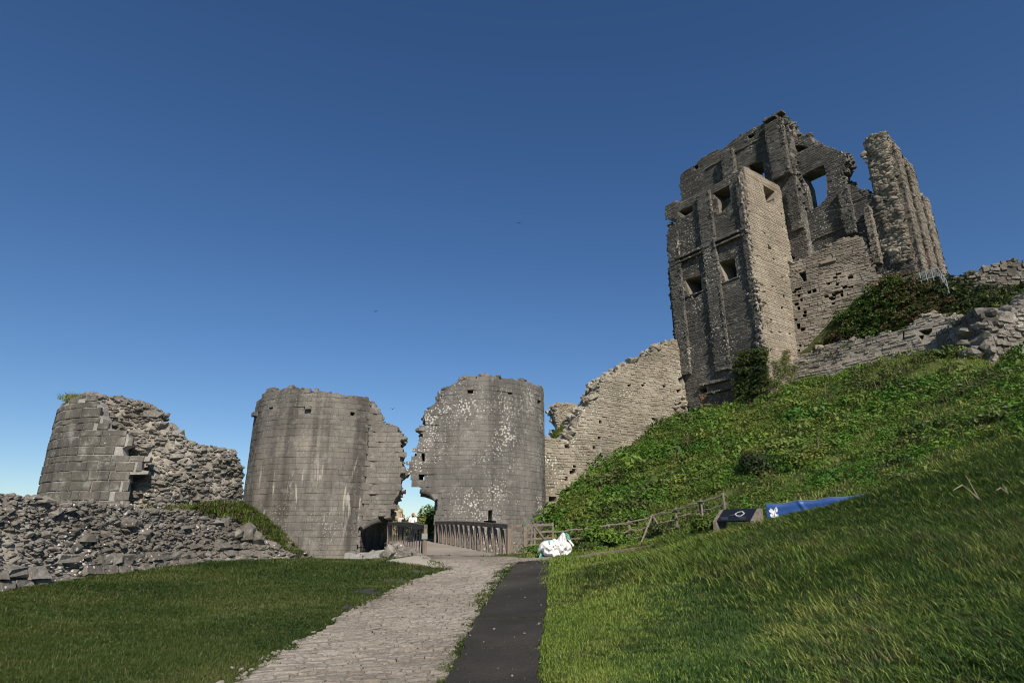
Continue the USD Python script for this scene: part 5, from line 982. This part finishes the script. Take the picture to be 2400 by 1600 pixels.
instancer('lawn_grass', sP, A - [0, 0, .005], idx, sc_, r.uniform(0, 6.28, len(A)), label='short mown lawn grass on both sides of the stone path', cat='grass')
lP = [(blade_clump(22, .15, .11, (-.35, -.2), 60 + i, .0042), L_LONG if i < 2 else L_DEEP) for i in range(4)] + [(blade_clump(12, .17, .11, (-.5, -.2), 70 + i, .004), L_DRY) for i in range(1)]
A = GP[isl]; ta = tuft[isl]; deep = np.clip((A[:, 0] - (.35 + .24 * (A[:, 1] - 5)) + (meshkit.fbm(A * [.6, .6, 0], 3) - .5) * 3.) / 4.0, .05, .82)  # deep green grows rightwards: lusher grass plus slope shade put into colour
idx = np.where(r.random(len(A)) < deep, 2, 0) + r.integers(0, 2, len(A)); idx = np.where(r.random(len(A)) < .07 + .12 * (ta > .55), 4, idx)
sc_ = np.stack([wide[isl] * .95] * 2 + [(.35 + 1.25 * ta) * r.uniform(.7, 1.25, len(A)) * (.55 + .5 * np.clip(lw[isl], 0, 1))], 1)
instancer('bank_grass', lP, A - [0, 0, .01], idx, sc_, r.normal(0, .7, len(A)), label='long wind-laid grass covering the near bank on the right', cat='grass')
# leafy plants over the whole slope
n = 25000; x, y, z = scatter(n, 0, 34, 11, 47, r); lf = leafy_w(x, y, z)
ok = in_view(x, y, z) & (r.random(n) < lf); cu_ = 39.6 + (x + 1.0) * (8.0 / 14.6) - .2; ok &= (x > 12.9) | (y < cu_)
rev_y = np.interp(x, [18.6, 20.6, 27.3, 31, 36], [41.8, 43.9, 35.3, 32.2, 33.5]); ok &= (x < 18.4) | (y < rev_y - .9)
fr_y = np.interp(x, [13.0, 18.3], [47.2, 41.9]); ok &= ~((x > 12.9) & (x < 18.4) & (y > fr_y - .1))
den = meshkit.fbm(np.stack([x * .33, y * .33, x * 0], 1), 3); ok &= r.random(n) < np.clip((den - .34) * 5.5, .10, 1)
bare = np.hypot((x - 10.6) / 2.2, (y - 19.9) / 1.3) < 1; ok &= ~(bare & (r.random(n) < .85))
HP_ = np.stack([x, y, z], 1)[ok]; dn = meshkit.fbm(np.stack([HP_[:, 0] * .5, HP_[:, 1] * .5, HP_[:, 0] * 0 + 9], 1), 3)
hP = [(leaf_clump(150, .42, .36, .043, 80 + i), L_HILL) for i in range(3)] + [(leaf_clump(130, .40, .38, .040, 84 + i), L_HILLY) for i in range(2)] + [(leaf_clump(120, .42, .30, .046, 88), L_IVYG), (blade_clump(9, .75, .16, (0, 0), 89, .012), L_DRY)]
idx = np.where(dn > .57, 3 + r.integers(0, 2, len(HP_)), np.where(dn < .42, 5, r.integers(0, 3, len(HP_)))); mixi = r.random(len(HP_)) < .22; idx = np.where(mixi, r.integers(0, 6, len(HP_)), idx); idx = np.where(r.random(len(HP_)) < .035, 6, idx)
instancer('hillside_plants', hP, HP_ + [0, 0, .02], idx, r.lognormal(-.12, .42, len(HP_)) * .95 * np.clip(HP_[:, 1] / 30, .45, 1), r.uniform(0, 6.28, len(HP_)), label='leafy green plants covering the steep slope below the keep', cat='plants')
# thin grass under and between the plants
n = 26000; x, y, z = scatter(n, 0, 34, 15, 47, r); ok = in_view(x, y, z) & (leafy_w(x, y, z) > .1) & ((x < 18.4) | (y < np.interp(x, [18.6, 20.6, 27.3, 31, 36], [41.8, 43.9, 35.3, 32.2, 33.5]))) & ((x > 12.9) | (y < 39.6 + (x + 1.0) * (8.0 / 14.6) - .2)) & ~((x > 12.9) & (x < 18.4) & (y > np.interp(x, [13.0, 18.3], [47.2, 41.9]) - .1))
SG = np.stack([x, y, z], 1)[ok]
instancer('slope_grass', [(blade_clump(12, .13, .2, (0, -.1), 90 + i, .011), L_LONG) for i in range(2)] + [(blade_clump(10, .13, .2, (0, -.1), 93, .010), L_DRY)], SG, np.where(r.random(len(SG)) < .1, 2, r.integers(0, 2, len(SG))), r.uniform(.7, 1.4, len(SG)), r.uniform(0, 6.28, len(SG)), label='rough grass between the leafy plants on the slope', cat='grass')
# creeper hanging over the terrace
n1, n2 = TERR.shape[:2]
def creeper(name, n, s0, s1, protos, label, t0=0, t1=1., sc=1., jit=.25):
    si = np.clip(r.uniform(s0, s1, n) / 5 * (n1 - 1), 0, n1 - 1.01); ti = np.clip(r.uniform(t0, t1, n) * (n2 - 1), 0, n2 - 1.01); P = TERR[si.astype(int), ti.astype(int)] + r.normal(0, jit, (n, 3)) * [1, 1, .5] + [0, 0, .05]
    instancer(name, protos, P, r.integers(0, len(protos), n), r.lognormal(0, .3, n) * sc, r.uniform(0, 6.28, n), label=label, cat='creeper')
iv = lambda m, s, k=60: [(leaf_clump(k, .24, .22, .042, s + i), m) for i in range(2)]
creeper('rusty_creeper', 900, .15, 1.3, iv(L_RUST, 100) + iv(L_IVYG, 104)[:1], 'rust-brown creeper at the left end of the terrace below the plinth', .06, .62)
creeper('green_creeper', 1100, 1.15, 2.1, iv(L_IVYG, 110) + iv(L_HILL, 112)[:1], 'bright green creeper above the middle of the revetment wall', .1, .95)
creeper('brown_green_creeper', 950, 1.9, 3.2, iv(L_IVYG, 120) + iv(L_RUST, 122), 'brownish green creeper below the metal railing', .14, .97)
creeper('dark_creeper', 950, 3.0, 5.0, iv(L_IVY, 130) + iv(L_IVYG, 134)[:1], 'dark green scrub above the fallen block at the right edge', .0, .92, 1.15, .3)
def surf_clumps(name, wall, poly, n, protos, label, w=(.05, .5), sc=1.):
    u0, v0, u1, v1 = poly.bounds; p = np.stack([r.uniform(u0, u1, n), r.uniform(v0, v1, n)], 1); p = p[shapely.contains_xy(poly, p[:, 0], p[:, 1])]; P = wall.xyz(np.concatenate([p, r.uniform(*w, (len(p), 1))], 1))
    instancer(name, protos, P, r.integers(0, len(protos), len(P)), r.lognormal(0, .3, len(P)) * sc, r.uniform(0, 6.28, len(P)), label=label, cat='ivy')
surf_clumps('dark_ivy', WA, WA.poly([(1738, 870), (1750, 835), (1775, 830), (1802, 828), (1803, 960), (1745, 950)]).buffer(.1), 900, iv(L_IVY, 140)[:1] + iv(L_IVYG, 142)[:1], 'dark ivy climbing the foot of the keep corner', (.3, .95))
surf_clumps('pale_ivy', WB, WB.poly([(1795, 840), (1815, 850), (1838, 820), (1850, 860), (1880, 830), (1885, 920), (1860, 950), (1795, 950)]), 420, iv(L_PALE, 150, 45) + iv(L_HILLY, 152)[:1], 'pale yellow-green weeds against the sunlit foot of the keep', (.05, .5), .85)
# single bushes
def bush(name, label, P, R, hgt, mat, n, size, seed, cat='bush', group=None, twigs=10):
    t = thing(name, label, cat, group, None, P); q = np.random.default_rng(seed); mb = MB()
    for i in range(twigs): a = q.uniform(0, 6.28); e = np.array([math.cos(a) * R * .75, math.sin(a) * R * .75, hgt * q.uniform(.7, 1.15)]); mb.tube([(0, 0, -.1), e * [.4, .4, .55] + q.normal(0, .03, 3), e], [.02, .012, .005], 5)
    obj('stems', mb.out(), M_TWIG, t); mb = MB()
    for i in range(7): v, f = leaf_clump(n // 7, R * .55, hgt * .5, size, seed * 10 + i); a = q.uniform(0, 6.28); o = np.array([math.cos(a) * R * .5, math.sin(a) * R * .5, hgt * q.uniform(.25, .65)]); mb.add(v + o, f)
    obj('foliage', mb.out(), mat, t)
def gpt(px, py, Y): a, b = ray(px, py); return (a * Y, Y, float(H(a * Y, Y)))
hb = hit(1778, 1118, 20.); bush('hill_bush', 'dark twiggy bush standing alone on the green slope', hb, .75, 1.15, L_IVY, 1500, .05, 3, twigs=26)
bush('bramble', 'dark leafy bramble growing through the pole fence', gpt(1412, 1290, 24.9), .75, .85, L_HILL, 1300, .06, 4)
bush('bramble', 'small bramble behind the right A-brace of the fence', gpt(1550, 1270, 24.8), .45, .55, L_IVYG, 600, .05, 5)
bush('weed_clump', 'low weeds beside the tall gate post', gpt(1255, 1300, 23.4), .5, .3, L_HILL, 500, .045, 6)
bush('yellow_shrub', 'yellow-green shrub on the grass crest left of the information panel', gpt(1655, 1250, 15.4), .42, .62, L_HILLY, 1100, .04, 7)
bush('dark_shrub', 'dark leafy growth behind the white sack and the fence', gpt(1350, 1285, 25.9), .8, .8, L_IVYG, 1100, .06, 8)
for i, (px, Y, R, h_, m_, lab) in enumerate([(952, 50, .8, 1.1, L_HILL, 'low green bush left of the person in white, beyond the gate'), (985, 48, 1.2, 1.25, L_HILLY, 'broad yellow-green bush beyond the gate behind the person in white'), (1006, 46, 1.0, 1.8, L_HILLY, 'tall green bush beyond the gate next to the tower'), (1018, 52, 1.4, 2.0, L_HILL, 'bush half hidden behind the gate tower passage')]):
    bush('gate_bush', lab, (ray(px, 1220)[0] * Y, Y, float(H(ray(px, 1220)[0] * Y, Y)) - .1), R, h_, m_, 1600, .09, 200 + i)
# tufts on ruins
tp = at(185, 938, 27.3); n = 46; P = tp + np.stack([r.normal(0, .36, n), r.normal(.2, .4, n), r.normal(0, .06, n)], 1)
instancer('tower_top_grass', [(blade_clump(22, .36, .14, (.1, 0), 210 + i, .010), L_DRY if i else L_LONG) for i in range(2)], P, r.integers(0, 2, n), r.uniform(.6, 1.2, n), r.uniform(0, 6.28, n), label='tuft of grass on top of the ruined tower', cat='grass')
mi = np.stack([r.integers(50, 70, 700), r.integers(0, 15, 700)], 1); P = MQ[mi[:, 0], mi[:, 1]] + r.normal(0, .06, (700, 3))
instancer('wall_top_grass', [(blade_clump(18, .22, .14, (.1, -.1), 220 + i, .008), m_) for i, m_ in enumerate((L_LONG, L_DRY, L_GRASS))], P, r.integers(0, 3, 700), r.uniform(.6, 1.3, 700), r.uniform(0, 6.28, 700), label='dry grass on top of the right end of the rubble wall', cat='grass')
gpoly = WQ.poly([(440, 1188), (500, 1176), (560, 1176), (610, 1205), (650, 1240), (705, 1296), (690, 1304), (640, 1272), (590, 1236), (540, 1216), (470, 1206)])
p = np.stack([r.uniform(gpoly.bounds[0], gpoly.bounds[2], 3000), r.uniform(gpoly.bounds[1], gpoly.bounds[3], 3000)], 1); p = p[shapely.contains_xy(gpoly, p[:, 0], p[:, 1])]; P = WQ.xyz(np.concatenate([p, r.uniform(-.05, .14, (len(p), 1))], 1))
instancer('slumped_turf', [(blade_clump(18, .16, .13, (0, -.2), 240 + i, .010), m_) for i, m_ in enumerate((L_LONG, L_DRY, L_GRASS, L_IVYG))], P, r.integers(0, 4, len(P)), r.uniform(.6, 1.3, len(P)), r.uniform(0, 6.28, len(P)), label='turf and dry weeds slumping over the right end of the rubble wall', cat='grass')
# grass slope behind the gap in the curtain wall
gm = W11.poly(zc([(150, 850), (240, 760), (330, 690), (410, 645), (430, 700), (400, 900), (150, 900)])); v, f, _ = meshkit.arrays(to_manifold(gm, 3., 2.6, .4)); X = W11.xyz(v); X[:, 2] += (meshkit.fbm(X * 1.2, 3) - .5) * .4
obj('grassy_mound', (X, f), M_GROUND, smooth=True, kind='structure')
p = np.stack([r.uniform(gm.bounds[0], gm.bounds[2], 1200), r.uniform(gm.bounds[1], gm.bounds[3], 1200)], 1); p = p[shapely.contains_xy(gm, p[:, 0], p[:, 1])]; P = W11.xyz(np.concatenate([p, np.full((len(p), 1), 2.65)], 1))
instancer('mound_grass', [(blade_clump(20, .3, .2, (0, -.2), 230 + i, .016), m_) for i, m_ in enumerate((L_LONG, L_HILLY))], P, r.integers(0, 2, len(P)), r.uniform(.7, 1.2, len(P)), r.uniform(0, 6.28, len(P)), label='grass slope showing through the gap in the curtain wall', cat='grass')
# dead stems on the right
for px, py, sg, lab in [(2297, 1182, 1., 'bleached dead branch sticking out of the dark grass at the right'), (2362, 1166, .45, 'short bleached stick near the right edge of the picture')]:
    b_ = hit(px, py, 6.); t = thing('dead_branch', lab, 'branch', None, None, b_); q = .0105 * b_[1] / 12 * sg
    for pts_ in ([(0, 0), (-6, 14), (-18, 50)], [(-1, 3), (-14, 18), (-28, 32)], [(-28, 32), (-38, 27), (-48, 22)], [(0, 0), (-8, -4), (-12, -9)]):
        mb = MB(); mb.tube([(a * q, -.05, b2 * q + .02) for a, b2 in pts_], [.011, .009, .005], 6); obj('twig', mb.out(), M_DEAD, t)
# loose pale stones on the bare patch
for px, py, s, lab in [(1966, 1154, .10, 'largest pale stone on the bare earth above the right end of the blue banner'), (1918, 1147, .08, 'pale stone on the bare earth farthest left above the blue banner'), (1995, 1150, .055, 'small pale stone nearest the dark grass above the banner tip'), (1955, 1133, .05, 'small pale stone highest up on the bare patch above the banner')]:
    b_ = hit(px, py, 16.); V = rocks(np.array([[0, 0, s * .4]]), np.array([s]), r); t = thing('loose_stone', lab, 'stone', 'pale loose stones above the blue banner', None, b_); obj('block', (V[0], ROCKF), M_PALE, t)
